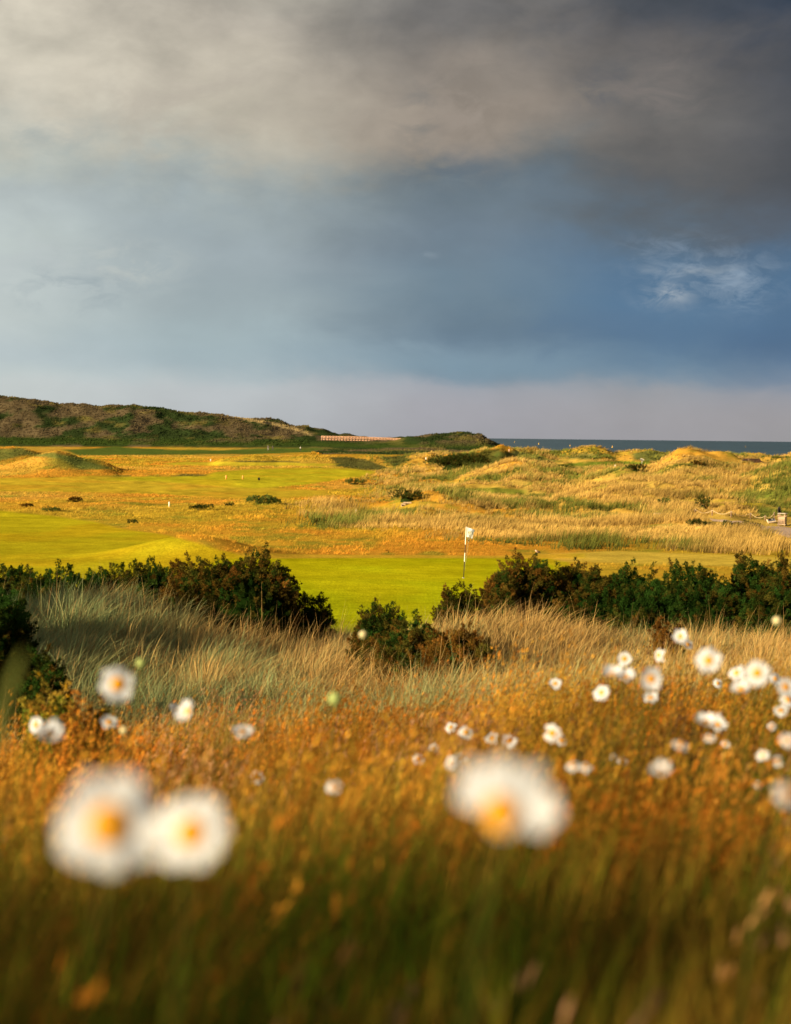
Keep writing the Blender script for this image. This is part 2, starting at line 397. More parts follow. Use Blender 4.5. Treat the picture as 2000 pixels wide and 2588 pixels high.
# ------------------------------------------------------------------ painting of the ground cover (turf, rough, heath; shade painted into some)
def polymask(PX, PY, poly, soft):
    poly = np.array(poly, float); n = len(poly)
    inside = np.zeros(PX.shape, bool); dmin = np.full(PX.shape, 1e9)
    for i in range(n):
        x1, y1 = poly[i]; x2, y2 = poly[(i + 1) % n]
        if y1 != y2:
            c = ((y1 > PY) != (y2 > PY)) & (PX < (x2 - x1) * (PY - y1) / (y2 - y1) + x1); inside ^= c
        dx, dy = x2 - x1, y2 - y1; LL = dx * dx * .04 + dy * dy
        t = np.clip(((PX - x1) * dx * .04 + (PY - y1) * dy) / LL, 0, 1)
        dmin = np.minimum(dmin, ((PX - x1 - t * dx) * .2) ** 2 + (PY - y1 - t * dy) ** 2)
    d = np.sqrt(dmin); d = np.where(inside, d, -d)
    return smooth(d / soft * .5 + .5)
TURF = [  # polygon, soft, colour
 ([(-600,1290),(0,1291),(120,1302),(240,1318),(300,1335),(420,1352),(500,1372),(560,1392),(620,1401),(900,1404),(1250,1408),(1400,1402),(1440,1422),
   (1450,1470),(1440,1620),(-600,1620)], 3, (.43, .38, .012)),
 ([(1360,1401),(1560,1393),(1900,1404),(2100,1418),(2100,1438),(1560,1424),(1420,1420)], 3, (.54, .40, .06)),
 ([(590,1399),(900,1402),(1250,1405),(1480,1399),(1480,1412),(1000,1411),(640,1413)], 2, (.52, .39, .035)),
 ([(560,1414),(800,1411),(1000,1410),(1250,1411),(1330,1413),(1400,1430),(1400,1620),(500,1620),(500,1440)], 2, (.38, .42, .006)),
 ([(-600,1212),(-100,1210),(120,1208),(230,1202),(330,1205),(420,1207),(560,1212),(700,1232),(820,1242),(830,1254),(700,1263),(560,1260),(400,1250),(150,1243),(-600,1238)], 3, (.52, .39, .03)),
 ([(245,1213),(330,1205),(440,1204),(520,1202),(545,1192),(640,1186),(760,1182),(900,1185),(950,1192),(920,1203),(840,1214),(760,1226),(640,1234),(520,1226),(400,1217)], 2.5, (.46, .42, .02)),
 ([(160,1136),(300,1130),(430,1136),(560,1138),(620,1134),(800,1131),(830,1136),(780,1143),(640,1148),(520,1148),(420,1150),(200,1152)], 2, (.09, .14, .025)),  # dark green fairway, with the hill's shade painted in
 ([(410,1172),(470,1166),(600,1168),(760,1170),(860,1172),(820,1178),(560,1178),(440,1177)], 1.5, (.48, .40, .03)),
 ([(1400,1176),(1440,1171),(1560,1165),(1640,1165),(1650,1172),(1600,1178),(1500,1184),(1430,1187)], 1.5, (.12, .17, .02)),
 ([(1690,1262),(1760,1262),(1900,1266),(1960,1270),(1900,1276),(1760,1274)], 2, (.44, .36, .03)),
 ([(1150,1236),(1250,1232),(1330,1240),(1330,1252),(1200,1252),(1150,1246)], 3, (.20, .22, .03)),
]
VEG_SHADE = [  # scrub and grass patches, some with shade painted into the colour
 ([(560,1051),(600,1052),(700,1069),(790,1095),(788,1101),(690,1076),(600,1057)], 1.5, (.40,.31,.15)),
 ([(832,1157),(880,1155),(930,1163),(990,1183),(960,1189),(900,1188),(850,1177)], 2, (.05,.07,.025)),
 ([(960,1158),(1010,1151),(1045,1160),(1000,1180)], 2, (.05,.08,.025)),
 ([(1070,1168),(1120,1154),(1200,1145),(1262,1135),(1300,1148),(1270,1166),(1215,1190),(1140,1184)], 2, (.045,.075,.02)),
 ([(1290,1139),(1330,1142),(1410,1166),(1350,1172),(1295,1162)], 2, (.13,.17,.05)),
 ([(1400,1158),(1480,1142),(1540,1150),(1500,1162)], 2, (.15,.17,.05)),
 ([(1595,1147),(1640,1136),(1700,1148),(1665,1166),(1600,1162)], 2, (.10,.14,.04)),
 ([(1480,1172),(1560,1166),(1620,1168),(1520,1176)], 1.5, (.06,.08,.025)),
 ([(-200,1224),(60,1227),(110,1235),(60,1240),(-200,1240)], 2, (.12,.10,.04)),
 ([(425,1206),(470,1197),(535,1199),(545,1206),(480,1211)], 1.5, (.09,.09,.03)),  # dark crescent: shade of the bank, painted as ground colour
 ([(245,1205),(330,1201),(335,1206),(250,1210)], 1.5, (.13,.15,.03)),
 ([(590,1164),(760,1166),(760,1169),(600,1168)], 1, (.12,.12,.03)),  # thin crescent of bank shade, painted as ground colour
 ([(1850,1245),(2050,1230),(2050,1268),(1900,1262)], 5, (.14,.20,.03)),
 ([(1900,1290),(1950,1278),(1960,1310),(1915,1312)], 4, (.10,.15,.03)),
 ([(60,1150),(140,1143),(200,1160),(290,1186),(200,1188),(150,1160)], 3, (.13,.17,.04)),  # green right flank of the mound, its shade painted in
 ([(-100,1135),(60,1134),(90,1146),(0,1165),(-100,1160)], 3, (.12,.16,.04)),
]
def ground_color(x, y, z):
    PX, PY = proj(x, y, z)
    n1 = fbm(x / 9, y / 14, 31, 4); n2 = fbm(x / 2.2, y / 3.5, 41, 4); n3 = fbm(x / 35, y / 50, 51, 3)
    # rough: rust and gold, right side sandier
    c = np.empty(x.shape + (3,))
    def lerp(a, b, t): return a + (np.asarray(b) - a) * t[..., None]
    c[:] = (.56, .28, .03)
    c = lerp(c, (.46, .32, .03), smooth(n1 * 1.8 + .45))
    c = lerp(c, (.58, .37, .07), smooth(n3 * 1.5 + .3) * .7)
    c = lerp(c, (.46, .32, .07), smooth((PX - 950) / 400) * smooth((PY - 1150) / 20) * (1 - smooth((PY - 1340) / 30)) * smooth(n1 + .8))
    c = lerp(c, (.20, .23, .025), smooth(n2 * 2.6 - .35) * .7)
    c = lerp(c, (.14, .19, .03), smooth(1.2 - ((PX - 190) / 90) ** 2 - ((PY - 1168) / 22) ** 2) * .75 * (y < 300))  # mound's right side greener and darker, shade put into the colour
    # heath on the far hills
    heath = smooth((y - (640 - 110 * smooth((PX - 760) / 60) * (1 - smooth((PX - 1300) / 30)))) / 12)
    hc = np.empty_like(c); hc[:] = (.125, .098, .055)
    hc = lerp(hc, (.028, .052, .015), smooth(fbm(x / 13, y / 24, 61, 5) * 4.5 + 1.05 - z / 26) * .95)
    hc = lerp(hc, (.20, .17, .05), smooth(fbm(x / 9, y / 14, 71, 4) * 2.5 - .4 + smooth((z - 15) / 6) * .5 + smooth((PX - 380) / 300) * .5 - .25) * .75)
    low = (1 - smooth((z - 1.5) / 3.5)) * smooth((y - 650) / 10)
    hc = lerp(hc, (.05, .085, .015), low * .85)
    c = lerp(c, hc, heath)
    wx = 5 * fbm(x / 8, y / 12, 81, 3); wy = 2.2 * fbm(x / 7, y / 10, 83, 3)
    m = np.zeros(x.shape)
    for poly, soft, colr in VEG_SHADE:
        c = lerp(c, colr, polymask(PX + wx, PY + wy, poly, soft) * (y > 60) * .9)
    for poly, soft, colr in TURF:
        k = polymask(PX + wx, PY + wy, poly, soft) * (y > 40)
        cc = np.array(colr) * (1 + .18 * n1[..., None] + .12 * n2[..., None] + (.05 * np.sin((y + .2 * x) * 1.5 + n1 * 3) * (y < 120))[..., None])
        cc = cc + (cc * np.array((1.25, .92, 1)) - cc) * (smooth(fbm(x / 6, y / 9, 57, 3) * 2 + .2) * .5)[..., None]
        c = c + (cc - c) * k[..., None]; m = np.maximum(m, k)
    # the dune the camera stands on: thatch and soil between the stems
    nr = 1 - smooth((y - 44) / 5)
    c = lerp(c, (.13, .11, .035), nr)
    return np.clip(c, 0, 1), m, PX, PY

# ground sheet
rows = np.concatenate([np.linspace(-40, .6, 30)[:-1], np.geomspace(.6, 60, 330)[:-1], np.geomspace(60, 330, 430)[:-1], np.geomspace(330, 1000, 200)[:-1], np.geomspace(1000, 12000, 14)])
cols_u = np.concatenate([-np.geomspace(6, .33, 40), np.linspace(-.33, .33, 560)[1:-1], np.geomspace(.33, 6, 40)])
R_, U_ = np.meshgrid(rows, cols_u, indexing='ij')
GX = U_ * (np.maximum(R_, 0) + 3 * np.exp(-np.maximum(R_, 0) / 4) + (R_ < 0) * 0); GY = R_
GZ = ground_z(GX, GY)
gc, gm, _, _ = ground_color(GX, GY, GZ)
nr_, nc_ = GX.shape
I = np.arange(nr_ * nc_).reshape(nr_, nc_)
Q = np.stack([I[:-1, :-1], I[:-1, 1:], I[1:, 1:], I[1:, :-1]], -1).reshape(-1, 4)
def groundmat():
    m, t = material('ground_cover'); n = t.nodes; l = t.links
    a = n.new('ShaderNodeAttribute'); a.attribute_name = 'Col'
    g = n.new('ShaderNodeNewGeometry')
    out = None; fac = []
    for s, am in ((.35, .12), (1.6, .16), (9, .22)):
        nz = n.new('ShaderNodeTexNoise'); nz.inputs['Scale'].default_value = s; nz.inputs['Detail'].default_value = 4
        l.new(g.outputs['Position'], nz.inputs['Vector'])
        mr = n.new('ShaderNodeMapRange'); l.new(nz.outputs[0], mr.inputs[0]); mr.inputs[1].default_value = .3; mr.inputs[2].default_value = .7
        mr.inputs[3].default_value = 1 - am; mr.inputs[4].default_value = 1 + am; fac.append((mr, nz))
    m1 = n.new('ShaderNodeMath'); m1.operation = 'MULTIPLY'; l.new(fac[0][0].outputs[0], m1.inputs[0]); l.new(fac[1][0].outputs[0], m1.inputs[1])
    m2 = n.new('ShaderNodeMath'); m2.operation = 'MULTIPLY'; l.new(m1.outputs[0], m2.inputs[0]); l.new(fac[2][0].outputs[0], m2.inputs[1])
    v = n.new('ShaderNodeVectorMath'); v.operation = 'SCALE'; l.new(a.outputs['Color'], v.inputs[0]); l.new(m2.outputs[0], v.inputs['Scale'])
    d = n.new('ShaderNodeBsdfDiffuse'); l.new(v.outputs[0], d.inputs[0])
    b = n.new('ShaderNodeBump'); b.inputs['Strength'].default_value = .35; b.inputs['Distance'].default_value = .08
    l.new(fac[2][1].outputs[0], b.inputs['Height']); l.new(b.outputs[0], d.inputs['Normal'])
    o = n.new('ShaderNodeOutputMaterial'); l.new(d.outputs[0], o.inputs[0]); return m
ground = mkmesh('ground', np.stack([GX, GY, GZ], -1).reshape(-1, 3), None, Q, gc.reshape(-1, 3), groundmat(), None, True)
tag(ground, 'golden rough grassland with mown fairways and dunes of a links course', 'ground', kind='structure')

# sea
m, t = material('sea_water'); n = t.nodes; l = t.links
p = n.new('ShaderNodeBsdfPrincipled'); p.inputs['Base Color'].default_value = (.045, .075, .105, 1); p.inputs['Roughness'].default_value = .45
p.inputs['IOR'].default_value = 1.2
g = n.new('ShaderNodeNewGeometry'); mp = n.new('ShaderNodeMapping'); l.new(g.outputs['Position'], mp.inputs[0]); mp.inputs['Scale'].default_value = (.02, .006, 1)
nz = n.new('ShaderNodeTexNoise'); nz.inputs['Scale'].default_value = 1; nz.inputs['Detail'].default_value = 8; nz.inputs['Roughness'].default_value = .7; l.new(mp.outputs[0], nz.inputs['Vector'])
cr = n.new('ShaderNodeValToRGB'); cr.color_ramp.elements[0].position = .35; cr.color_ramp.elements[0].color = (.035, .075, .12, 1)
cr.color_ramp.elements[1].position = .68; cr.color_ramp.elements[1].color = (.08, .14, .20, 1); l.new(nz.outputs[0], cr.inputs[0]); l.new(cr.outputs[0], p.inputs['Base Color'])
b = n.new('ShaderNodeBump'); b.inputs['Strength'].default_value = .6; b.inputs['Distance'].default_value = 1; l.new(nz.outputs[0], b.inputs['Height']); l.new(b.outputs[0], p.inputs['Normal'])
o = n.new('ShaderNodeOutputMaterial'); l.new(p.outputs[0], o.inputs[0])
sx = np.linspace(-30000, 30000, 13); sy = np.concatenate([[380], np.geomspace(600, 60000, 14)])
SX, SY = np.meshgrid(sx, sy); I = np.arange(SX.size).reshape(SX.shape)
Q = np.stack([I[:-1, :-1], I[:-1, 1:], I[1:, 1:], I[1:, :-1]], -1).reshape(-1, 4)
sea = mkmesh('sea', np.stack([SX, SY, np.full_like(SX, -4.0)], -1).reshape(-1, 3), None, Q, None, m)
tag(sea, 'dark slate blue sea along the horizon', 'sea', kind='structure')

# ------------------------------------------------------------------ blades
def blades(P, h, wd, lean, bend, c0, c1, segs=4, yaw=None):
    """P (n,3) roots, h, wd (n,), lean (n,2) horizontal direction, bend (n,), c0/c1 (n,3) root and tip colours"""
    n = len(P); yaw = rng.uniform(0, math.pi, n) if yaw is None else yaw
    wv = np.stack([np.cos(yaw), np.sin(yaw), np.zeros(n)], 1)
    ts = np.linspace(0, 1, segs + 1); V = np.empty((n, 2 * segs + 1, 3)); C = np.empty_like(V)
    for i, t_ in enumerate(ts):
        p_ = P.copy(); p_[:, 2] += h * (t_ - .38 * bend * t_ ** 2.2)
        p_[:, :2] += lean * (h * (.12 * t_ + bend * t_ ** 2))[:, None]
        w_ = wd * (1 - t_ ** 1.6) * .5
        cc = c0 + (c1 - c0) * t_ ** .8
        if i < segs:
            V[:, 2 * i] = p_ - wv * w_[:, None]; V[:, 2 * i + 1] = p_ + wv * w_[:, None]; C[:, 2 * i] = cc; C[:, 2 * i + 1] = cc
        else: V[:, 2 * segs] = p_; C[:, 2 * segs] = cc
    base = (np.arange(n) * (2 * segs + 1))[:, None]
    Qs = np.concatenate([base + np.array([[2 * i, 2 * i + 1, 2 * i + 3, 2 * i + 2]]) for i in range(segs - 1)]) if segs > 1 else None
    Ts = base + np.array([[2 * segs - 2, 2 * segs - 1, 2 * segs]])
    return V.reshape(-1, 3), Ts, Qs, C.reshape(-1, 3)
def mixcol(a, b, t): return np.asarray(a) + (np.asarray(b) - np.asarray(a)) * np.asarray(t)[:, None]
def sample(n, d0, d1, um, pw=1.0, extra=0.0):
    """points in a fan of half-width um; density per area ~ D**(pw-2)"""
    k = rng.uniform(0, 1, n)
    y = (d0 ** pw + (d1 ** pw - d0 ** pw) * k) ** (1 / pw) if pw else d0 * (d1 / d0) ** k
    x = rng.uniform(-um, um, n) * y + rng.uniform(-extra, extra, n); return x, y
def jit(n, s): return 1 + rng.normal(0, s, (n, 1))

# near marram, 8-44 m: tussocks with gaps, then loose stalks
def marram(n, nb, rad_, d0, d1, h0, h1, wk, bend0, bend1, out_, gsh, thr):
    x, y = sample(n, d0, d1, .33, 1.25, .8)
    dens = fbm(x / 1.9, y / 2.2, 5, 3); keep = (dens > thr) & ((y < 40) | (rng.random(n) < .25)); x, y = x[keep], y[keep]; n = len(x)
    R = lambda q: np.repeat(q, nb)
    N_ = n * nb; rr = rng.random(N_) ** .6 * rad_ * R(rng.uniform(.6, 1.3, n)); th = rng.uniform(0, 2 * math.pi, N_)
    bx = R(x) + rr * np.cos(th); by = R(y) + rr * np.sin(th)
    P = np.stack([bx, by, ground_z(bx, by) - .03], 1)
    ch = R(h0 + (h1 - h0) * rng.random(n) + .14 * fbm(x / 3, y / 3, 8, 3))
    h = ch * rng.uniform(.45, 1.2, N_) * (1.1 - .35 * rr / rad_) * np.interp(by, [8, 12, 34, 44], [.8, 1, 1, .5])
    cl = R(rng.normal(0, .34, n)); cl2 = R(rng.normal(0, .22, n))
    lean = np.stack([np.cos(th) * out_ * rr / rad_ + .38 + cl, np.sin(th) * out_ * rr / rad_ + cl2], 1) + rng.normal(0, .2, (N_, 2))
    bend = rng.uniform(bend0, bend1, N_)
    gc_ = smooth(.36 + gsh - 1.5 * fbm(x / 2.1, y / 3.0, 9, 3) + np.clip(-(x / y) * 3.2 - .05, -.25, .75) * smooth((y - 11) / 7) + rng.normal(0, .18, n))
    green = np.clip(R(gc_) + rng.normal(0, .22, N_), 0, 1)
    dead = rng.random(N_) < .12
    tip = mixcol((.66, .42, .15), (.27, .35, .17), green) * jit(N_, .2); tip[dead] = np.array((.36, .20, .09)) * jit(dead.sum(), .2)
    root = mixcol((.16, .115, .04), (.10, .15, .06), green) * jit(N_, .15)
    wd = np.interp(by, [8, 40], [.0062, .013]) * rng.uniform(.6, 1.5, N_) * wk
    return blades(P, h, wd, lean, bend, root, tip, 4)
mb = MB()
for a in ((2900, 110, .34, 8.2, 45, .50, .80, 1.0, .25, .9, 1.05, 0.0, -.55), (6000, 14, .20, 8.2, 45, .35, .60, 1.1, .2, .7, .5, .15, -.8), (2600, 5, .25, 8.5, 45, .75, 1.05, .7, .1, .4, .4, -.35, -.3)):
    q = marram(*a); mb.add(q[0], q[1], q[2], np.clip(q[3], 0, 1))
ob = mb.build('marram_grass', M_grass)
tag(ob, 'tall straw and grey green marram grass covering the near dune', 'grass', kind='stuff')

# foreground meadow, up to 9.5 m : stems with seed heads, leaves
n = 36000
x, y = sample(n, .45, 11.5, .33, 1.5, .75)
top = smooth((12.0 - y) / 3.2) ; keep = rng.random(n) < .25 + .75 * top; x, y = x[keep], y[keep]; n = len(x)
P = np.stack([x, y, ground_z(x, y) - .02], 1)
hm = .40 + .20 * fbm(x / .6, y / .8, 12, 3)
h = np.clip(hm, .25, .6) * np.interp(y, [2, 5, 8], [1, 1.15, 1.6]) * rng.uniform(.65, 1.15, n) + np.where(rng.random(n) < .10, .10, 0) * smooth((y - 2) / 2)
lean = np.stack([rng.normal(.36, .14, n) + .8 * fbm(x / .7, y / .9, 19, 2), rng.normal(.0, .2, n)], 1); bend = rng.uniform(.15, .6, n)
rust = np.clip(rng.normal(.55, .3, n) + 1.1 * fbm(x / .5, y / .9, 14, 3), 0, 1)
lum = np.clip(1 + 1.5 * fbm(x / .4, y / .8, 15, 3), .35, 1.8)
mauve = smooth(fbm(x / .7, y / 1.1, 35, 3) * 4 - .6)
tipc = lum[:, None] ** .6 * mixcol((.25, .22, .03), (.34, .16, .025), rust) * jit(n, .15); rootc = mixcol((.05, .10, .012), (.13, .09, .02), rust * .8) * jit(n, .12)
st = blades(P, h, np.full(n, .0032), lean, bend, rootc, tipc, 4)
mb = MB(); mb.add(st[0], st[1], st[2], st[3])
# seed heads: small husks round the top third of each stem
nh = 12
tt = rng.uniform(.66, 1.04, (n, nh)); 
pz = P[:, None, 2] + h[:, None] * (tt - .38 * bend[:, None] * tt ** 2.2)
pxy = P[:, None, :2] + lean[:, None] * (h[:, None] * (.12 * tt + bend[:, None] * tt ** 2))[..., None]
C_ = np.concatenate([pxy, pz[..., None]], -1).reshape(-1, 3) + rng.normal(0, .0045, (n * nh, 3)) * np.array([1, 1, .8])
dirn = rng.normal(0, 1, (n * nh, 3)) * .28 + np.array([.45, 0, 1.0]); dirn /= np.linalg.norm(dirn, axis=1)[:, None]
sd_ = np.cross(dirn, rng.normal(0, 1, (n * nh, 3))); sd_ /= np.linalg.norm(sd_, axis=1)[:, None]
hd = (rng.random(n) < (smooth((y - 1.9) / 2.4) * .9 + .1) * np.clip(.62 + 1.5 * fbm(x / .45, y / .8, 33, 3), .08, 1) * (1 - .55 * smooth((y - 7) / 3)))
vis = (np.repeat(hd, nh) & (rng.random(n * nh) < .9))[:, None]
ln = rng.uniform(.010, .030, (n * nh, 1)) * vis; ww = rng.uniform(.0016, .0034, (n * nh, 1)) * vis
Vh = np.stack([C_ - dirn * ln * .5, C_ + sd_ * ww, C_ + dirn * ln * .5, C_ - sd_ * ww], 1).reshape(-1, 3)
Qh = (np.arange(n * nh) * 4)[:, None] + np.arange(4)[None]
hcol = mixcol((.37, .22, .028), (.36, .12, .014), rust); hcol = hcol + (np.array((.30, .17, .10)) - hcol) * mauve[:, None]
hc = np.repeat(hcol * lum[:, None] * jit(n, .25), nh * 4, 0)
mb.add(Vh, None, Qh, np.clip(hc, 0, 1))
# leaf blades low down
n = 52000
x, y = sample(n, .35, 10, .34, 1.3, .75)
P = np.stack([x, y, ground_z(x, y) - .02], 1)
h = rng.uniform(.18, .44, n) * np.interp(y, [0, 2, 4, 10], [1.1, 1.05, .85, .85]); lean = rng.normal(0, .35, (n, 2)) + np.array([.15, 0]); bend = rng.uniform(.2, .8, n)
g_ = np.clip(rng.normal(.62, .25, n) + 1.1 * fbm(x / .35, y / .6, 16, 3), 0, 1)
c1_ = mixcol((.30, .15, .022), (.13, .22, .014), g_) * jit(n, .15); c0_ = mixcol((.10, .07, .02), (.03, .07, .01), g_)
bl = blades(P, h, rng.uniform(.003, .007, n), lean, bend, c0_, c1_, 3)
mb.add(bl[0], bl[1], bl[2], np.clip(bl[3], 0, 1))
ob = mb.build('meadow_grass', M_meadow)
tag(ob, 'blurred rust coloured seeding meadow grass in the foreground', 'grass', kind='stuff')

# rough and dune tufts, 70-340 m
def far_tufts(name, label, n, d0, d1, u0_, u1_, nb, hfun, cfun, wfac, pw=1.0, maskf=None):
    k = rng.uniform(0, 1, n); y = (d0 ** pw + (d1 ** pw - d0 ** pw) * k) ** (1 / pw) if pw else d0 * (d1 / d0) ** k
    x = rng.uniform(u0_, u1_, n) * y
    z = ground_z(x, y); c, m_, PX, PY = ground_color(x, y, z)
    keep = (m_ < .3)
    keep &= polymask(PX, PY, PATHP, 1.5) < .4
    if maskf is not None: keep &= rng.random(n) < maskf(x, y, z, PX, PY)
    x, y, z, c, PX, PY = [q[keep] for q in (x, y, z, c, PX, PY)]; n = len(x)
    hh = hfun(x, y, z, PX, PY); t0, t1 = cfun(x, y, z, PX, PY, c)
    R = lambda q: np.repeat(q, nb, 0)
    N_ = n * nb; th = rng.uniform(0, 2 * math.pi, N_); rr = rng.random(N_) * R(hh) * .45
    bx = R(x) + rr * np.cos(th); by = R(y) + rr * np.sin(th)
    P = np.stack([bx, by, R(z) - .05], 1)
    h = R(hh) * rng.uniform(.6, 1.15, N_)
    lean = np.stack([np.cos(th) * .4 + .55, np.sin(th) * .3], 1); bend = rng.uniform(.15, .7, N_)
    a = blades(P, h, R(y) * wfac * rng.uniform(.6, 1.4, N_), lean, bend, R(t0) * jit(N_, .08), R(t1) * jit(N_, .12), 2, rng.normal(0, .5, N_))
    ob = mkmesh(name, a[0], a[1], a[2], np.clip(a[3], 0, 1), M_grass); return tag(ob, label, 'grass', kind='stuff')
PATHP = [(1770, 1306), (1850, 1306), (2000, 1324), (2250, 1350), (2250, 1425), (2000, 1376), (1925, 1352), (1840, 1334), (1790, 1322)]
def dune_amt(PX, PY, y):
    a = smooth((PX - 880) / 260) * smooth((PY - 1128) / 10) * (1 - smooth((PY - 1365 + (1500 - PX) * .08) / 40))
    a = np.maximum(a, smooth((PX - 700) / 250) * smooth((PY - 1262) / 12) * (1 - smooth((PY - 1330) / 15)) * .85)
    a = np.maximum(a, smooth((PX - 1280) / 20) * (PY < 1175)); return a
def hf(x, y, z, PX, PY):
    return (.40 + .80 * np.clip(fbm(x / 5, y / 7, 91, 3) + .25, 0, 1)) * rng.uniform(.6, 1.25, len(x))
def cf(x, y, z, PX, PY, c):
    g = smooth(fbm(x / 6, y / 8, 95, 4) * 3.0 + .26 + rng.normal(0, .25, len(x)) + .35 * (PY < 1160) + .15 * smooth((PX - 1800) / 150))
    g = np.maximum(g, (c[:, 1] > c[:, 0]) * .9)
    br = (np.clip(1 + .55 * fbm(x / 3.2, y / 4.2, 99, 3) + rng.normal(0, .13, len(x)), .45, 1.5))[:, None]
    tip = mixcol((.58, .40, .12), (.21, .23, .045), g) * br; rt_ = mixcol((.28, .18, .05), (.06, .08, .018), g) * br
    dk = (c.sum(1) < .27)[:, None]; tip = np.where(dk, c * 1.3, tip); rt_ = np.where(dk, c * .6, rt_)
    return rt_, tip
far_tufts('dune_grass', 'pale golden marram tufts bending across the dunes on the right', 90000, 78, 370, -.10, .33, 8, hf, cf, .00030, .9,
          lambda x, y, z, PX, PY: dune_amt(PX, PY, y) * smooth(fbm(x / 7, y / 9, 97, 3) * 2 + .75))
def hr(x, y, z, PX, PY): return (.12 + .14 * np.clip(fbm(x / 4, y / 6, 101, 3) + .4, 0, 1)) * rng.uniform(.7, 1.3, len(x)) * np.interp(y, [70, 300], [1, 1.5])
def cr_(x, y, z, PX, PY, c):
    br = np.clip(1 + .5 * fbm(x / 2.5, y / 4, 103, 3), .5, 1.4)[:, None]; return c * .7 * br, c * 1.1 * br + .01
far_tufts('rough_grass', 'rust and gold rough grass between the mown fairways', 110000, 72, 420, -.33, .33, 6, hr, cr_, .00032, .9,
          lambda x, y, z, PX, PY: 1 - .8 * dune_amt(PX, PY, y))
def hh_(x, y, z, PX, PY): return np.where((PX > 780) & (PX < 1060) & (y > 640), .22, .8) * rng.uniform(.4, 1.1, len(x))
def ch_(x, y, z, PX, PY, c): return c * .6, c * 1.1
o_h = far_tufts('heath_scrub', 'dark heather and low scrub over the far hills', 60000, 540, 860, -.33, .10, 5, hh_, ch_, .0006, 1.0,
    lambda x, y, z, PX, PY: (y > 655) | ((PX > 790) & (PX < 1290)))

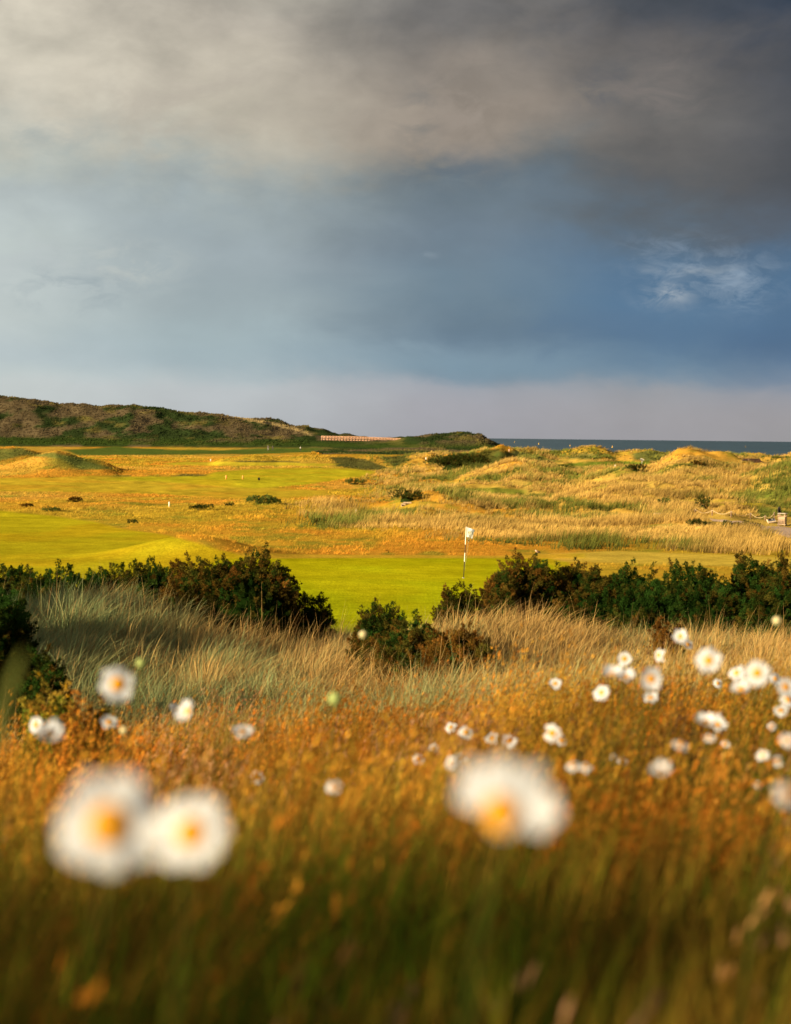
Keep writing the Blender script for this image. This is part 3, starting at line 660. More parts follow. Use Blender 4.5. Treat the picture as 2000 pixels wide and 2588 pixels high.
# ------------------------------------------------------------------ gorse
def gorse(label, px0, px1, pytop, D, depth=None, warm=.25, light=1.0, group='gorse bushes on the near dune', name='gorse_bush', cat='gorse bush',
          dens=1.0, base=None, loc=None, size=None, knob=1.0, tint=None, flowers=0, rag=.22, core=.90, pw=.75):
    if loc is None:
        A = at((px0 + px1) / 2, pytop, D); a = (px1 - px0) / F * D / 2 * (1.22 if D > 28 else 1.0); a = max(a - .03, a * .8); gz = float(ground_z(A[0], D)); h = max(A[2] - gz - .03, .25)
        loc = (A[0], D, gz - .05)
    else: a, h = size[0] / 2, size[1]
    b = (depth or max(2 * a * .7, .5)) / 2
    root = empty(name, loc); tag(root, label, cat, group)
    ks = np.interp(D, [6, 25, 60, 300], [.45, 1.0, 1.4, 3.2]) * knob * .72 * min(1, h / .7 + .15)
    area = 2 * math.pi * ((a * b) ** 1.6 / 3 + (a * h) ** 1.6 / 3 + (b * h) ** 1.6 / 3) ** (1 / 1.6) * 1.1
    K = int(np.clip(area / (.017 * ks ** 2) * dens, 40, 1900))
    ph = np.arccos(rng.uniform(-.02, 1, K)); th = rng.uniform(0, 2 * math.pi, K)
    sp = np.sin(ph); cp_ = np.maximum(np.cos(ph), 0); px_ = np.cos(th) * sp ** pw; py_ = np.sin(th) * sp ** pw; pz_ = cp_ ** (1.5 - pw) if pw > 1 else cp_ ** pw
    pz_ = np.nan_to_num(pz_)
    lump = 1 + rag * fbm(px_ * 2.2 + loc[0] * 3, py_ * 2.2 + pz_ * 1.7 + loc[1], 7, 3) + rng.normal(0, .045, K)
    rin = np.where(rng.random(K) < .3, rng.uniform(.8, .95, K), 1)
    kp = np.stack([px_ * a, py_ * b, pz_ * h * .9], 1) * (lump * rin)[:, None]
    kp[:, 2] = np.clip(kp[:, 2], .03, None)
    out = np.stack([px_ / a, py_ / b, pz_ / h], 1); out /= np.linalg.norm(out, axis=1)[:, None]
    kd = out * .75 + np.array([0, 0, .6]) + rng.normal(0, .16, (K, 3)); kd /= np.linalg.norm(kd, axis=1)[:, None]
    klen = rng.uniform(.10, .22, K) * ks * np.where(rng.random(K) < .05, 1.7, 1); krad = rng.uniform(.07, .11, K) * ks
    S = 26; tt = rng.random((K, S)) ** .8
    lat = rng.normal(0, 1, (K, S, 3)); lat /= np.linalg.norm(lat, axis=2)[..., None]
    sp_ = kp[:, None] + kd[:, None] * (tt * klen[:, None])[..., None] + lat * (krad[:, None] * (1.1 - .75 * tt))[..., None] * rng.uniform(.4, 1, (K, S, 1))
    sdv = lat * .75 + kd[:, None] * (.5 + .6 * tt)[..., None]; sdv /= np.linalg.norm(sdv, axis=2)[..., None]
    Sn = K * S; sp_ = sp_.reshape(-1, 3); sdv = sdv.reshape(-1, 3)
    kw = np.clip(rng.normal(warm, .25, K) + .55 * fbm(kp[:, 0] / .5 + loc[0], kp[:, 2] / .5 + kp[:, 1] * 2, 23, 2) + .3 * (-out[:, 0]) * warm, 0, 1) ** 1.3  # rust tone in patches, plus sun-facing left sides painted warmer
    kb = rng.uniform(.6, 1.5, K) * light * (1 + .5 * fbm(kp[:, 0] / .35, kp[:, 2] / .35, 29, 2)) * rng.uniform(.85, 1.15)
    T_ = 6
    nv = np.repeat(sdv, T_, 0) + rng.normal(0, .5, (Sn * T_, 3)); nv /= np.linalg.norm(nv, axis=1)[:, None]
    o0 = np.repeat(sp_, T_, 0) + rng.normal(0, .010 * ks, (Sn * T_, 3))
    sv = np.cross(nv, rng.normal(0, 1, (Sn * T_, 3))); sv /= np.linalg.norm(sv, axis=1)[:, None] + 1e-9
    ll = rng.uniform(.025, .06, (Sn * T_, 1)) * ks; wv = rng.uniform(.0045, .009, (Sn * T_, 1)) * ks
    V = np.stack([o0 - sv * wv, o0 + sv * wv, o0 + nv * ll], 1)
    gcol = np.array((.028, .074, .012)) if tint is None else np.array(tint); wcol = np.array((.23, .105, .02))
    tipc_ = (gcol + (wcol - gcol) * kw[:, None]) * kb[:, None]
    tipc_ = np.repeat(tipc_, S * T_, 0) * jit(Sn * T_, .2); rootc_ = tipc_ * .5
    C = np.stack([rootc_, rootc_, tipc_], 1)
    if flowers:
        f = np.repeat(rng.random(Sn) < flowers, T_); C[f] = np.array((.75, .45, .02)) * .8
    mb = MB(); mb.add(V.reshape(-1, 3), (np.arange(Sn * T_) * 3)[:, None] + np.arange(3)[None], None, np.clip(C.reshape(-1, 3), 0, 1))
    # dark core standing for inner twigs, added to block light
    nu, nv_ = 20, 9; vv = []
    for j in range(nv_ + 1):
        p2 = math.pi / 2 * j / nv_
        for i in range(nu):
            t2 = 2 * math.pi * i / nu; q = (math.sin(p2) + 1e-3) ** .75
            f_ = core * (1 + .12 * math.sin(i * 2.3 + j * 1.7 + loc[0]))
            vv.append((math.cos(t2) * q * a * f_, math.sin(t2) * q * b * f_, max(math.cos(p2), 0) ** .75 * h * .88 * f_))
    QQ = [(j * nu + i, (j + 1) * nu + i, (j + 1) * nu + (i + 1) % nu, j * nu + (i + 1) % nu) for j in range(nv_) for i in range(nu)]
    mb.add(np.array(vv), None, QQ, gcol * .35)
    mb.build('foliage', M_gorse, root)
    bm_ = MB()
    for k in range(6):
        an = k * 1.05 + rng.uniform(0, .5); e = np.array([math.cos(an) * a * .55, math.sin(an) * b * .55, h * rng.uniform(.5, .75)])
        pts = [np.array([math.cos(an) * .05, math.sin(an) * .05, -.05]), e * np.array([.45, .45, .5]), e]
        bm_.tube(pts, [.035 * ks, .022 * ks, .008 * ks], 6)
    bm_.build('branches', M_bark, root)
    return root
GB = [
 ('large rounded dark gorse bush left of the gap onto the green', 465, 765, 1390, 26, 2.0, .32, 1.0),
 ('rust tinged gorse shoulder on the left flank of the large rounded bush', 405, 580, 1404, 27.5, 1.6, .55, 1.0),
 ('gorse bush with a spiky upright shoot behind the shaded hollow', 300, 460, 1412, 30, 1.8, .12, 1.1),
 ('level gorse filling the gap right of the orange sided bush', 1480, 1600, 1434, 35, 1.6, .2, 1.0),
 ('low green gorse bush in the hedge line left of centre', 190, 340, 1424, 31, 1.8, .08, 1.1),
 ('scrubby grey green gorse clump near the left edge hedge line', 60, 220, 1432, 32, 1.8, .06, 1.0),
 ('leftmost gorse bush of the hedge line under the yellow fairway', -90, 90, 1424, 33, 2.0, .08, 1.0),
 ('small bluish gorse hummock tucked right of the large rounded bush', 745, 832, 1500, 27, 1.0, .02, 1.0),
 ('low gorse with bare twiggy tips at the left end of the central clump', 885, 1030, 1524, 20.5, 1.1, .35, 1.1),
 ('bright green gorse in the middle of the central clump', 955, 1140, 1552, 19.5, 1.2, .3, 1.35),
 ('orange flecked gorse at the right end of the central clump', 1065, 1250, 1572, 18.8, 1.2, .62, 1.35),
 ('small dark gorse tuft just below the flagstick', 1100, 1215, 1480, 26, .8, .2, .9),
 ('dense rust speckled gorse on which the small bird perches', 1240, 1395, 1398, 34, 2.2, .5, 1.15),
 ('sprawling gorse shoulder left of the bird perch bush', 1225, 1310, 1436, 33, 1.4, .42, 1.1),
 ('bushy gorse with orange left side right of the bird perch bush', 1395, 1530, 1408, 34.5, 2.0, .45, 1.1),
 ('dark green gorse with a level top in the right hand hedge', 1520, 1680, 1436, 34, 2.2, .12, 1.0),
 ('broad deep green gorse in the middle of the right hand hedge', 1640, 1850, 1430, 33, 2.2, .08, 1.0),
 ('spiky topped gorse rising highest near the right edge', 1850, 1955, 1404, 34, 1.8, .25, 1.0),
 ('gorse with rusty dead twigs cut by the right edge', 1940, 2060, 1412, 33, 2.0, .38, 1.1),
 ('lower front gorse beneath the level topped hedge bush', 1560, 1720, 1482, 30, 1.6, .12, .95),
 ('lower front gorse in deep green below the spiky topped bush', 1700, 1900, 1478, 29.5, 1.8, .08, .95),
 ('lower front gorse at the right edge above the lone round bud', 1860, 2060, 1484, 29, 1.8, .12, .95),
 ('olive gorse in grass under the orange sided bush', 1400, 1580, 1470, 30.5, 1.4, .3, 1.0),
]
for lb, x0, x1, yt, D, dp, wm, lt in GB: gorse(lb, x0, x1, yt, D, dp, wm, lt)
gorse('small rusty brown dying gorse sprig among pale grass', 1655, 1725, 1562, 21, .6, 1.0, .9, tint=(.16, .09, .03))
gorse('tall dark near gorse cut by the left edge', -120, 78, 1470, 13.5, 1.6, .08, .9)
gorse('dark green juniper-like gorse at the foot of the near left bush', 60, 165, 1632, 11.5, .7, .02, .9)
gorse('yellow green gorse sprig low at left above the paired daisies', 70, 175, 1722, 7.6, .5, .35, 2.4, flowers=.05, tint=(.12, .16, .02))
gorse('orange tipped gorse sprig below the round daisy on the left', 160, 270, 1752, 7.2, .5, .8, 1.7, flowers=.06)
# unseen gorse added outside the left edge to shade the hollow and nearest grass
for gx, gy, w_, h_, lb in [(-7.6, 9.5, 2.6, 1.5, 'tall unseen gorse added beyond the left edge for shade, nearest the meadow'), (-9.4, 13.0, 3.4, 1.9, 'tall unseen gorse added beyond the left edge for shade, second from the meadow'),
        (-10.6, 15.5, 3.4, 2.3, 'tall unseen gorse added beyond the left edge for shade, third from the meadow'), (-12.2, 18.6, 3.6, 2.8, 'tall unseen gorse added beyond the left edge for shade, farthest from the meadow'),
        (-3.9, -1.7, 3.8, 1.38, 'rounded unseen gorse added beside the camera to shade the nearest grass')]:
    gorse(lb, 0, 0, 0, 25, w_, .1, .9, loc=(gx, gy, float(ground_z(gx, gy)) - .1), size=(w_, h_), dens=.5)
# scattered bushes out on the course
FB = [('small dark green bush alone in the rust coloured rough', 483, 530, 1276, 1291, .05, .8),
      ('long low green bush patch above the lone dark bush', 622, 712, 1258, 1275, .05, 1.3),
      ('tiny green tussock bush low in the rough left of centre', 322, 344, 1313, 1322, .1, 1.0),
      ('purple brown heather clump on the left rough', 170, 206, 1257, 1269, .9, .6),
      ('second brown heather clump nearer the left edge', 56, 84, 1273, 1282, .9, .6),
      ('small green shrub pair left of the white marker post', 108, 150, 1283, 1293, .05, 1.3),
      ('green shrub beside the two orange tee posts', 572, 590, 1271, 1280, .05, 1.0),
      ('dark gorse mass on the mound below the headland', 1085, 1235, 1150, 1190, .05, .8),
      ('dark shrub with pale fringe in the central marram', 995, 1066, 1240, 1268, .1, .9),
      ('low bright shrub in marram left of the dark shrub', 872, 922, 1213, 1225, .05, 1.3),
      ('green bush right of the two log steps on the dune', 1665, 1692, 1261, 1280, .05, 1.2),
      ('dark bush among pale tufts behind the dune crest', 1588, 1630, 1175, 1192, .15, .8),
      ('green tussock in the rough left of the flag', 790, 822, 1312, 1328, .1, 1.2),
      ('dark bush on the slope left of the rope fence', 1763, 1794, 1259, 1288, .1, 1.0),
      ('long dark bush strip below the gravel path', 1736, 1802, 1316, 1331, .1, .9),
      ('bush strip in front of the gravel path bend', 1836, 1920, 1322, 1346, .12, .9),
     ('round brown bush high on the big right dune', 1745, 1780, 1166, 1182, .5, .7),
      ]
for lb, x0, x1, yt, yb, wm, lt in FB:
    H = hit((x0 + x1) / 2, yb); D = H[1]
    gorse(lb, 0, 0, 0, D, max((x1 - x0) / F * D * .9, 1), wm, lt, 'low bushes scattered over the course', name='shrub', cat='bush',
          loc=(H[0], D + (x1 - x0) / F * D * .2, H[2] - .1), size=((x1 - x0) / F * D, (yb - yt) / F * D * 1.05), dens=.6, rag=.7, core=.5, knob=.7, pw=1.25, tint=(.075 * lt, .115 * lt, .025 * lt))

# ------------------------------------------------------------------ path
def path_mesh(name, pl, pr, label):
    k = np.linspace(0, 1, 60); A = np.array([hit(*p) for p in pl]); B = np.array([hit(*p) for p in pr])
    ta = np.linspace(0, 1, len(A)); ax = np.stack([np.interp(k, ta, A[:, i]) for i in range(3)], 1); bx = np.stack([np.interp(k, ta, B[:, i]) for i in range(3)], 1)
    W = 12; V = []
    for i in range(60):
        for j in range(W):
            q = ax[i] + (bx[i] - ax[i]) * j / (W - 1); e = min(j, W - 1 - j) == 0
            q[0] += .08 * math.sin(i * 1.3 + j) if e else 0
            V.append((q[0], q[1], float(ground_z(q[0], q[1])) + (.03 if not e else -.03)))
    QQ = [(i * W + j, i * W + j + 1, (i + 1) * W + j + 1, (i + 1) * W + j) for i in range(59) for j in range(W - 1)]
    o = mkmesh(name, V, None, QQ, None, surfmat('gravel', (.48, .34, .25), .95, 30, .25, .6), None, True); return tag(o, label, 'path', kind='structure')
path_mesh('path', [(1790, 1311), (1850, 1314), (1920, 1323), (2000, 1334), (2150, 1350)], [(1800, 1317), (1850, 1326), (1920, 1340), (2000, 1362), (2150, 1395)], 'pale gravel path curving past the bin')

# ------------------------------------------------------------------ flagstick
Hf = at(1172, 1466, 67.0); fz = float(ground_z(Hf[0], 67.0))
fs = empty('flagstick', (Hf[0], 67.0, fz)); tag(fs, 'black and white striped flagstick with white flag on the green', 'flagstick')
top = at(1179, 1331, 67.0); base = np.array([0, 0, 0.0]); tp = top - np.array([Hf[0], 67.0, fz])
WHT = (.80, .78, .72); BLK = (.02, .018, .018)
ys = [1331, 1377.8, 1378, 1399.8, 1400, 1422.8, 1423, 1466]
pp = MB(); P0 = np.array([tp * ((1466 - q) / 135.0) for q in ys]); colr = np.array([WHT, WHT, BLK, BLK, WHT, WHT, BLK, BLK])
P0[-1] = base
pp.tube(P0, .017, 8, colr); pp.build('pole', M_paint, fs, True)
cup = MB(); cup.tube([(0, 0, .004), (0, 0, .012)], .055, 16, (.7, .7, .7)); cup.build('cup_rim', M_paint, fs)
nx_, nz_ = 14, 10; V = []; Cc = []
FW, FH = .345, .40; dirp = tp / np.linalg.norm(tp)
for j in range(nz_ + 1):
    for i in range(nx_ + 1):
        s = i / nx_; v = j / nz_
        pnt = tp - dirp * (.01 + v * FH) + np.array([FW * s * (1 - .22 * v), .03 * math.sin(s * 7 + v * 1.5) * s, -.11 * s + .03 * s * v])
        V.append(pnt); Cc.append((.85, .86, .88) if not (s > .62 and v < .62 and s - v > .35) else (.50, .58, .74))
QQ = [(j * (nx_ + 1) + i, j * (nx_ + 1) + i + 1, (j + 1) * (nx_ + 1) + i + 1, (j + 1) * (nx_ + 1) + i) for j in range(nz_) for i in range(nx_)]
V = np.array(V)
fl = mkmesh('flag', V, None, QQ, np.array(Cc), vegmat('flag_cloth', .35, 30, .03), fs, True)
em = MB(); cen = V[5 * (nx_ + 1) + 6] + np.array([0, -.03, 0])
for r_, w_, cc in ((.085, .012, (.45, .55, .45)),):
    th = np.linspace(0, 2 * math.pi, 33)[:-1]
    em.tube([cen + np.array([math.cos(a) * r_, 0, math.sin(a) * r_]) for a in np.append(th, th[0])], .006, 5, cc)
sh = [(-.035, .04), (.035, .04), (.035, -.005), (0, -.05), (-.035, -.005)]
pts = [cen + np.array([a, -.004, b]) for a, b in sh]; pts2 = [q + np.array([0, .004, 0]) for q in pts]
em.add(pts + pts2, [(0, 1, 2), (0, 2, 4), (2, 3, 4)], [(i, (i + 1) % 5, 5 + (i + 1) % 5, 5 + i) for i in range(5)], (.62, .50, .30))
em.build('emblem', M_paint, fl)

# ------------------------------------------------------------------ posts and markers
def post(name, label, px_, pyb, hpx, wpx, colr, cat='post', group=None, capc=None, D=None):
    H = hit(px_, pyb) if D is None else np.array([*at(px_, pyb, D)[:2], 0])
    if D is not None: H[2] = float(ground_z(H[0], H[1]))
    s = H[1] / F; h = hpx * s; w_ = wpx * s
    mb = MB(); mb.tube([(0, 0, -.15), (0, 0, h * .92), (0, 0, h * .97), (0, 0, h)], [w_ / 2, w_ / 2, w_ * .4, w_ * .15], 10, np.array([colr, colr, capc or colr, capc or colr]))
    o = mb.build(name, M_paint, None, True); o.location = H; tag(o, label, cat, group); return o
W_ = (.8, .76, .7); OR = (.75, .30, .06)
g1 = 'white marker posts on the course'
post('marker_post', 'white marker post in the rust coloured rough on the left', 428, 1282, 14, 3.4, W_, group=g1)
post('marker_post', 'thin white marker post in pale marram left of centre', 900, 1296, 11, 2.4, W_, group=g1)
post('marker_post', 'small white marker post left of the dark gorse mound', 1077, 1164, 8, 2.6, W_, group=g1)
post('marker_post', 'white marker post in front of the green dune hollow', 1555, 1183, 8, 2.6, W_, group=g1)
post('marker_post', 'pinkish marker post on the shore dune near the headland', 1287, 1141, 6, 2.2, (.75, .5, .42), group=g1)
post('marker_post', 'tiny pale marker post on the fairway by the hill foot', 533, 1166, 6, 2, W_, group=g1)
g2 = 'orange tee posts on the fairway'
post('tee_post', 'left orange tee post on the middle fairway', 572, 1211, 10, 4.2, OR, group=g2)
post('tee_post', 'right orange tee post on the middle fairway', 614, 1211, 9, 3.4, OR, group=g2)
# small black tee box
H = hit(655, 1214); s = H[1] / F
tb = empty('tee_bin', H); tag(tb, 'tiny black box on the bright fairway right of the orange posts', 'tee box')
mb = MB(); mb.box((0, 0, .16), (.24, .2, .3), None, (.02, .02, .02), .02); mb.build('box', M_paint, tb)
mb = MB(); mb.box((0, 0, .335), (.28, .24, .04), None, (.03, .03, .03), .01); mb.build('lid', M_paint, tb)
# white sign in the dune hollow
H = hit(1623, 1172); s = H[1] / F
sg = empty('tee_sign', H); tag(sg, 'small white slanted board on a post in the dune hollow', 'sign')
mb = MB(); mb.box((0, 0, .35), (.12, .12, .8), None, W_, .01); mb.build('post', M_paint, sg)
R = np.array(Euler((rad(25), rad(18), 0)).to_matrix()); mb = MB(); mb.box((0, -.1, .82), (.75, .08, .42), R, W_, .02); mb.build('board', M_paint, sg)

# ------------------------------------------------------------------ slatted bin
H = hit(1977, 1330); s = H[1] / F; bh = 33 * s; bw = .52
WD = (.55, .40, .27); WD2 = (.50, .35, .23)
bn = empty('litter_bin', H, rad(-28)); tag(bn, 'pale slatted timber litter bin beside the gravel path', 'litter bin')
k = bh / .95
mb = MB()
for i in range(4):
    for sx2, sy2 in ((-1, 0), (1, 0), (0, -1), (0, 1)):
        for j in range(5):
            o_ = (j - 2) * .083
            c = (sx2 * .215 + (o_ if sx2 == 0 else 0), sy2 * .215 + (o_ if sy2 == 0 else 0), .40)
            d = (.018, .075, .60) if sx2 else (.075, .018, .60)
            if i == 0: mb.box(np.array(c) * k, np.array(d) * k, None, WD, .004)
mb.build('slats', M_wood, bn)
for a_ in (-1, 1):
    for b_ in (-1, 1):
        mb = MB(); mb.box(np.array((a_ * .232, b_ * .232, .42)) * k, np.array((.06, .06, .88)) * k, None, WD2, .006); mb.build('leg', M_wood, bn)
mb = MB(); mb.box(np.array((0, 0, .92)) * k, np.array((.60, .60, .05)) * k, None, (.58, .52, .46), .01); mb.build('lid', M_wood, bn)
for zz in (.12, .72):
    mb = MB()
    for q in (-1, 1):
        mb.box(np.array((0, q * .262, zz)) * k, np.array((.60, .022, .06)) * k, None, WD, .004); mb.box(np.array((q * .262, 0, zz)) * k, np.array((.022, .50, .06)) * k, None, WD, .004)
    mb.build('rail', M_wood, bn)
mb = MB(); mb.box(np.array((0, 0, .42)) * k, np.array((.36, .36, .66)) * k, None, (.03, .03, .03), .02); mb.build('liner', M_paint, bn)
# slim black pillar behind the bin
Pb = at(1969, 1322, H[1] + 1.2); gz = float(ground_z(Pb[0], Pb[1]))
bp = empty('black_post', (Pb[0], Pb[1], gz)); tag(bp, 'slim black post with a pointed cap behind the slatted bin', 'post')
ht = at(1969, 1280, Pb[1])[2] - gz
mb = MB(); mb.box((0, 0, ht * .32), (.10, .10, ht * .66), None, BLK, .01); mb.build('shaft', M_paint, bp)
mb = MB(); mb.box((0, 0, ht * .80), (.19, .17, ht * .27), None, BLK, .02); mb.build('head', M_paint, bp)
mb = MB(); mb.tube([(0, 0, ht * .93), (0, 0, ht)], [.09, .015], 8, BLK); mb.build('cap', M_paint, bp)
# plaque on stone
Hq = hit(1950, 1322); pq = empty('plaque', Hq, rad(8)); tag(pq, 'dark plaque set on a slanted pale stone left of the bin', 'plaque')
R = np.array(Euler((rad(35), rad(-8), 0)).to_matrix())
mb = MB(); mb.box((0, 0, .16), (.62, .42, .14), R, (.62, .50, .38), .03); mb.build('stone', surfmat('stone', None, .9, 12, .2, .5), pq)
mb = MB(); mb.box(R @ np.array((0, 0, .078)) + np.array((0, 0, .16)), (.44, .28, .02), R, (.16, .17, .20), .004); pl_ = mb.build('panel', M_paint, pq)
mb = MB(); mb.box(R @ np.array((.06, .07, .092)) + np.array((0, 0, .16)), (.07, .05, .008), R, W_, 0); mb.build('mark', M_paint, pl_)
# rope fence
posts = [(1757, 1298, 12), (1800, 1304, 16), (1848, 1308, 17), (1897, 1312, 16), (1934, 1316, 14), (1957, 1316, 22)]
rf = empty('rope_fence', hit(1848, 1310)); tag(rf, 'low post and rope fence following the gravel path', 'rope fence')
o3 = np.array(rf.location); tops = []
for a_, b_, c_ in posts:
    Hh = hit(a_, b_) - o3; Dd = Hh[1] + o3[1]; ph_ = c_ * Dd / F; mb = MB(); mb.tube([Hh - np.array([0, 0, .2]), Hh + np.array([0, 0, ph_])], .045, 8, (.20, .13, .08)); mb.build('post', M_wood, rf)
    tops.append(Hh + np.array([0, 0, ph_ - .04]))
for a_, b_ in zip(tops[:-1], tops[1:]):
    t_ = np.linspace(0, 1, 14)[:, None]; q = a_ + (b_ - a_) * t_; q[:, 2] -= .24 * 4 * (t_ * (1 - t_))[:, 0]
    q[:, 1] -= .06
    mb = MB(); mb.tube(q, .014, 6, (.62, .50, .32)); mb.build('rope', M_wood, rf)
# log steps
def steps(label, lst):
    H0 = hit(lst[0][0], lst[0][1]); st_ = empty('timber_steps', H0); tag(st_, label, 'steps', 'timber path steps')
    for a_, b_, w_ in lst:
        Hh = hit(a_, b_) - H0; s = (Hh[1] + H0[1]) / F; mb = MB(); mb.box(Hh + np.array((0, 0, .08)), (w_ * s, .5, .26), None, (.60, .45, .30), .04); mb.build('sleeper', M_wood, st_)
steps('two pale timber steps climbing the dune left of the rope fence', [(1665, 1304, 24), (1667, 1297, 34)])
steps('single pale timber step in the central marram', [(1030, 1275, 22), (1020, 1279, 12)])
# dark revetted bank on the right dune
H = hit(1900, 1171); s = H[1] / F; sb = MB()
for i in range(4): sb.box((rng.uniform(-.05, .05), 0, .06 + i * .13), (60 * s - i * .3, .4 - i * .04, .125), None, (.10, .05, .035), .02)
o = sb.build('turf_bank', surfmat('turf_wall', None, .95, 6, .3, .8)); o.location = H; tag(o, 'low dark brown revetted bank high on the right dune', 'bank')

# ------------------------------------------------------------------ footbridge and fence
DB = 700
def W3(px_, py_, D=DB): return at(px_, py_, D)
fb = empty('footbridge', W3(925, 1118)); tag(fb, 'long pinkish timber footbridge with rails below the headland', 'footbridge')
o3 = np.array(fb.location); PK = (.62, .36, .25)
def bl_(px_): return 1102.5 + (px_ - 812) / 230 * 7.5 - 1.2 * math.sin((px_ - 812) / 230 * math.pi)
xs = np.linspace(812, 1042, 24)
for off_, th_ in ((0, .30), (2.6, .22), (4.8, .22)):
    for side in (0, 2.6):
        mb = MB(); mb.tube([W3(x_, bl_(x_) + off_, DB + side) - o3 for x_ in xs], th_ / 2 * 1.05, 6, PK); mb.build('rail', M_wood, fb)
mb = MB(); 
for x1_, x2_ in zip(xs[:-1], xs[1:]):
    A = W3(x1_, bl_(x1_) + 7.4) - o3; B = W3(x2_, bl_(x2_) + 7.4) - o3
    V = [A, B, B + (0, 2.6, 0), A + (0, 2.6, 0), A - (0, 0, .35), B - (0, 0, .35), B + (0, 2.6, -.35), A + (0, 2.6, -.35)]
    mb.add(V, None, [(0, 1, 2, 3), (4, 7, 6, 5), (0, 4, 5, 1), (3, 2, 6, 7)], PK)
mb.build('deck', M_wood, fb)
for i, x_ in enumerate(np.linspace(814, 1041, 31)):
    lo = bl_(x_) + (12.5 if i % 2 == 0 else 10)
    A = W3(x_, bl_(x_) - .3) - o3; B = W3(x_, lo) - o3; mb = MB(); mb.box((A + B) / 2 - np.array((0, .12, 0)), (.24, .24, A[2] - B[2]), None, (.66, .42, .30), .02); mb.build('post', M_wood, fb)
# grey stair fence right of the bridge
fn = empty('wooden_fence', W3(1140, 1130, 690)); tag(fn, 'grey wooden stair fence running down the headland slope', 'fence')
o3 = np.array(fn.location); GY_ = (.30, .20, .15)
fl_ = [(1045, 1110), (1075, 1111.5), (1085, 1113), (1110, 1120), (1140, 1127), (1170, 1131), (1215, 1137)]
fx = np.array([q[0] for q in fl_]); fy = np.array([q[1] for q in fl_]); xs = np.linspace(1045, 1215, 22)
for off_ in (0, 2.6, 5.0):
    mb = MB(); mb.tube([W3(x_, np.interp(x_, fx, fy) + off_, 690) - o3 for x_ in xs], .10, 6, GY_); mb.build('rail', M_wood, fn)
for x_ in xs[::1]:
    A = W3(x_, np.interp(x_, fx, fy) - .6, 690) - o3; B = W3(x_, np.interp(x_, fx, fy) + 8, 690) - o3; mb = MB(); mb.box((A + B) / 2, (.26, .26, A[2] - B[2]), None, GY_, .02); mb.build('post', M_wood, fn)

# ------------------------------------------------------------------ people (far off)
import bmesh
def skin(name, verts, edges, radii, mat, parent, rootv=0):
    me = bpy.data.meshes.new(name); bm = bmesh.new(); lay = bm.verts.layers.skin.verify(); vs_ = []
    for i, (v, r_) in enumerate(zip(verts, radii)):
        b_ = bm.verts.new(v); b_[lay].radius = (r_, r_) if not isinstance(r_, tuple) else r_; b_[lay].use_root = (i == rootv); vs_.append(b_)
    for a_, b_ in edges: bm.edges.new((vs_[a_], vs_[b_]))
    bm.to_mesh(me); bm.free(); me.materials.append(mat)
    o = bpy.data.objects.new(name, me); COL.objects.link(o); o.parent = parent
    md = o.modifiers.new('skin', 'SKIN'); md.use_smooth_shade = True
    o.modifiers.new('sub', 'SUBSURF').levels = 1; o.modifiers['sub'].render_levels = 1
    return o
def cm(name, c): return surfmat(name, c, .8, 10, .1, .1)
SKN = cm('skin', (.45, .26, .18))
def person(label, px_, pyb, top_c, leg_c, hair_c, face=0, stride=.18, D=None, pose='walk', club=False):
    if D is None: H = hit(px_, pyb, 200)
    else: H = at(px_, pyb, D)
    root = empty('person', H, face); tag(root, label, 'person')
    s = stride; sw = .25 if pose == 'walk' else .1
    V = [(0, 0, .95), (0, 0, 1.15), (0, 0.0, 1.40), (0, .01, 1.50), (0, .02, 1.62), (0, .03, 1.74),
         (.17, 0, 1.42), (.22, sw * .5, 1.15), (.22, sw + .12, .95), (.22, sw + .17, .86), (-.17, 0, 1.42), (-.22, -sw * .5, 1.15), (-.22, -sw + .1, .93), (-.22, -sw + .12, .85),
         (.09, 0, .90), (.10, s * .8, .50), (.10, s, .08), (.10, s + .14, .03), (-.09, 0, .90), (-.10, -s * .2, .50), (-.10, -s - .1, .09), (-.10, -s + .05, .03)]
    E = [(0, 1), (1, 2), (2, 3), (3, 4), (4, 5), (2, 6), (6, 7), (7, 8), (8, 9), (2, 10), (10, 11), (11, 12), (12, 13), (0, 14), (14, 15), (15, 16), (16, 17), (0, 18), (18, 19), (19, 20), (20, 21)]
    Rr = [.13, .12, .13, .055, .095, .085, .06, .045, .035, .03, .06, .045, .035, .03, .085, .06, .045, .04, .085, .06, .045, .04]
    body = skin('body', V, E, Rr, SKN, root)
    skin('jacket', [V[i] for i in (0, 1, 2, 6, 7, 8, 10, 11, 12)], [(0, 1), (1, 2), (2, 3), (3, 4), (4, 5), (2, 6), (6, 7), (7, 8)], [.155, .15, .16, .085, .065, .055, .085, .065, .055], cm('jacket', top_c), root)
    skin('trousers', [V[i] for i in (0, 14, 15, 16, 18, 19, 20)], [(0, 1), (1, 2), (2, 3), (0, 4), (4, 5), (5, 6)], [.15, .105, .08, .065, .105, .08, .065], cm('trousers', leg_c), root)
    mb = MB(); mb.ellipsoid((0, .0, 1.70), (.105, .115, .11), None, 12, 8, hair_c); mb.build('cap', M_cloth, root, True)
    for i in (17, 21):
        mb = MB(); mb.ellipsoid(np.array(V[i]) + np.array([0, -.03, .02]), (.05, .13, .045), None, 10, 6, (.04, .03, .03)); mb.build('shoe', M_cloth, root, True)
    if club:
        mb = MB(); hnd = np.array(V[9]); mb.tube([hnd + (0, 0, .1), hnd + (.05, .25, -.8)], .012, 6, (.3, .3, .3)); mb.build('golf_club', M_paint, root)
    return root
person('distant golfer in a white top and black trousers on the far fairway', 760, 1140, (.80, .80, .78), (.02, .02, .025), (.08, .06, .05), rad(20))
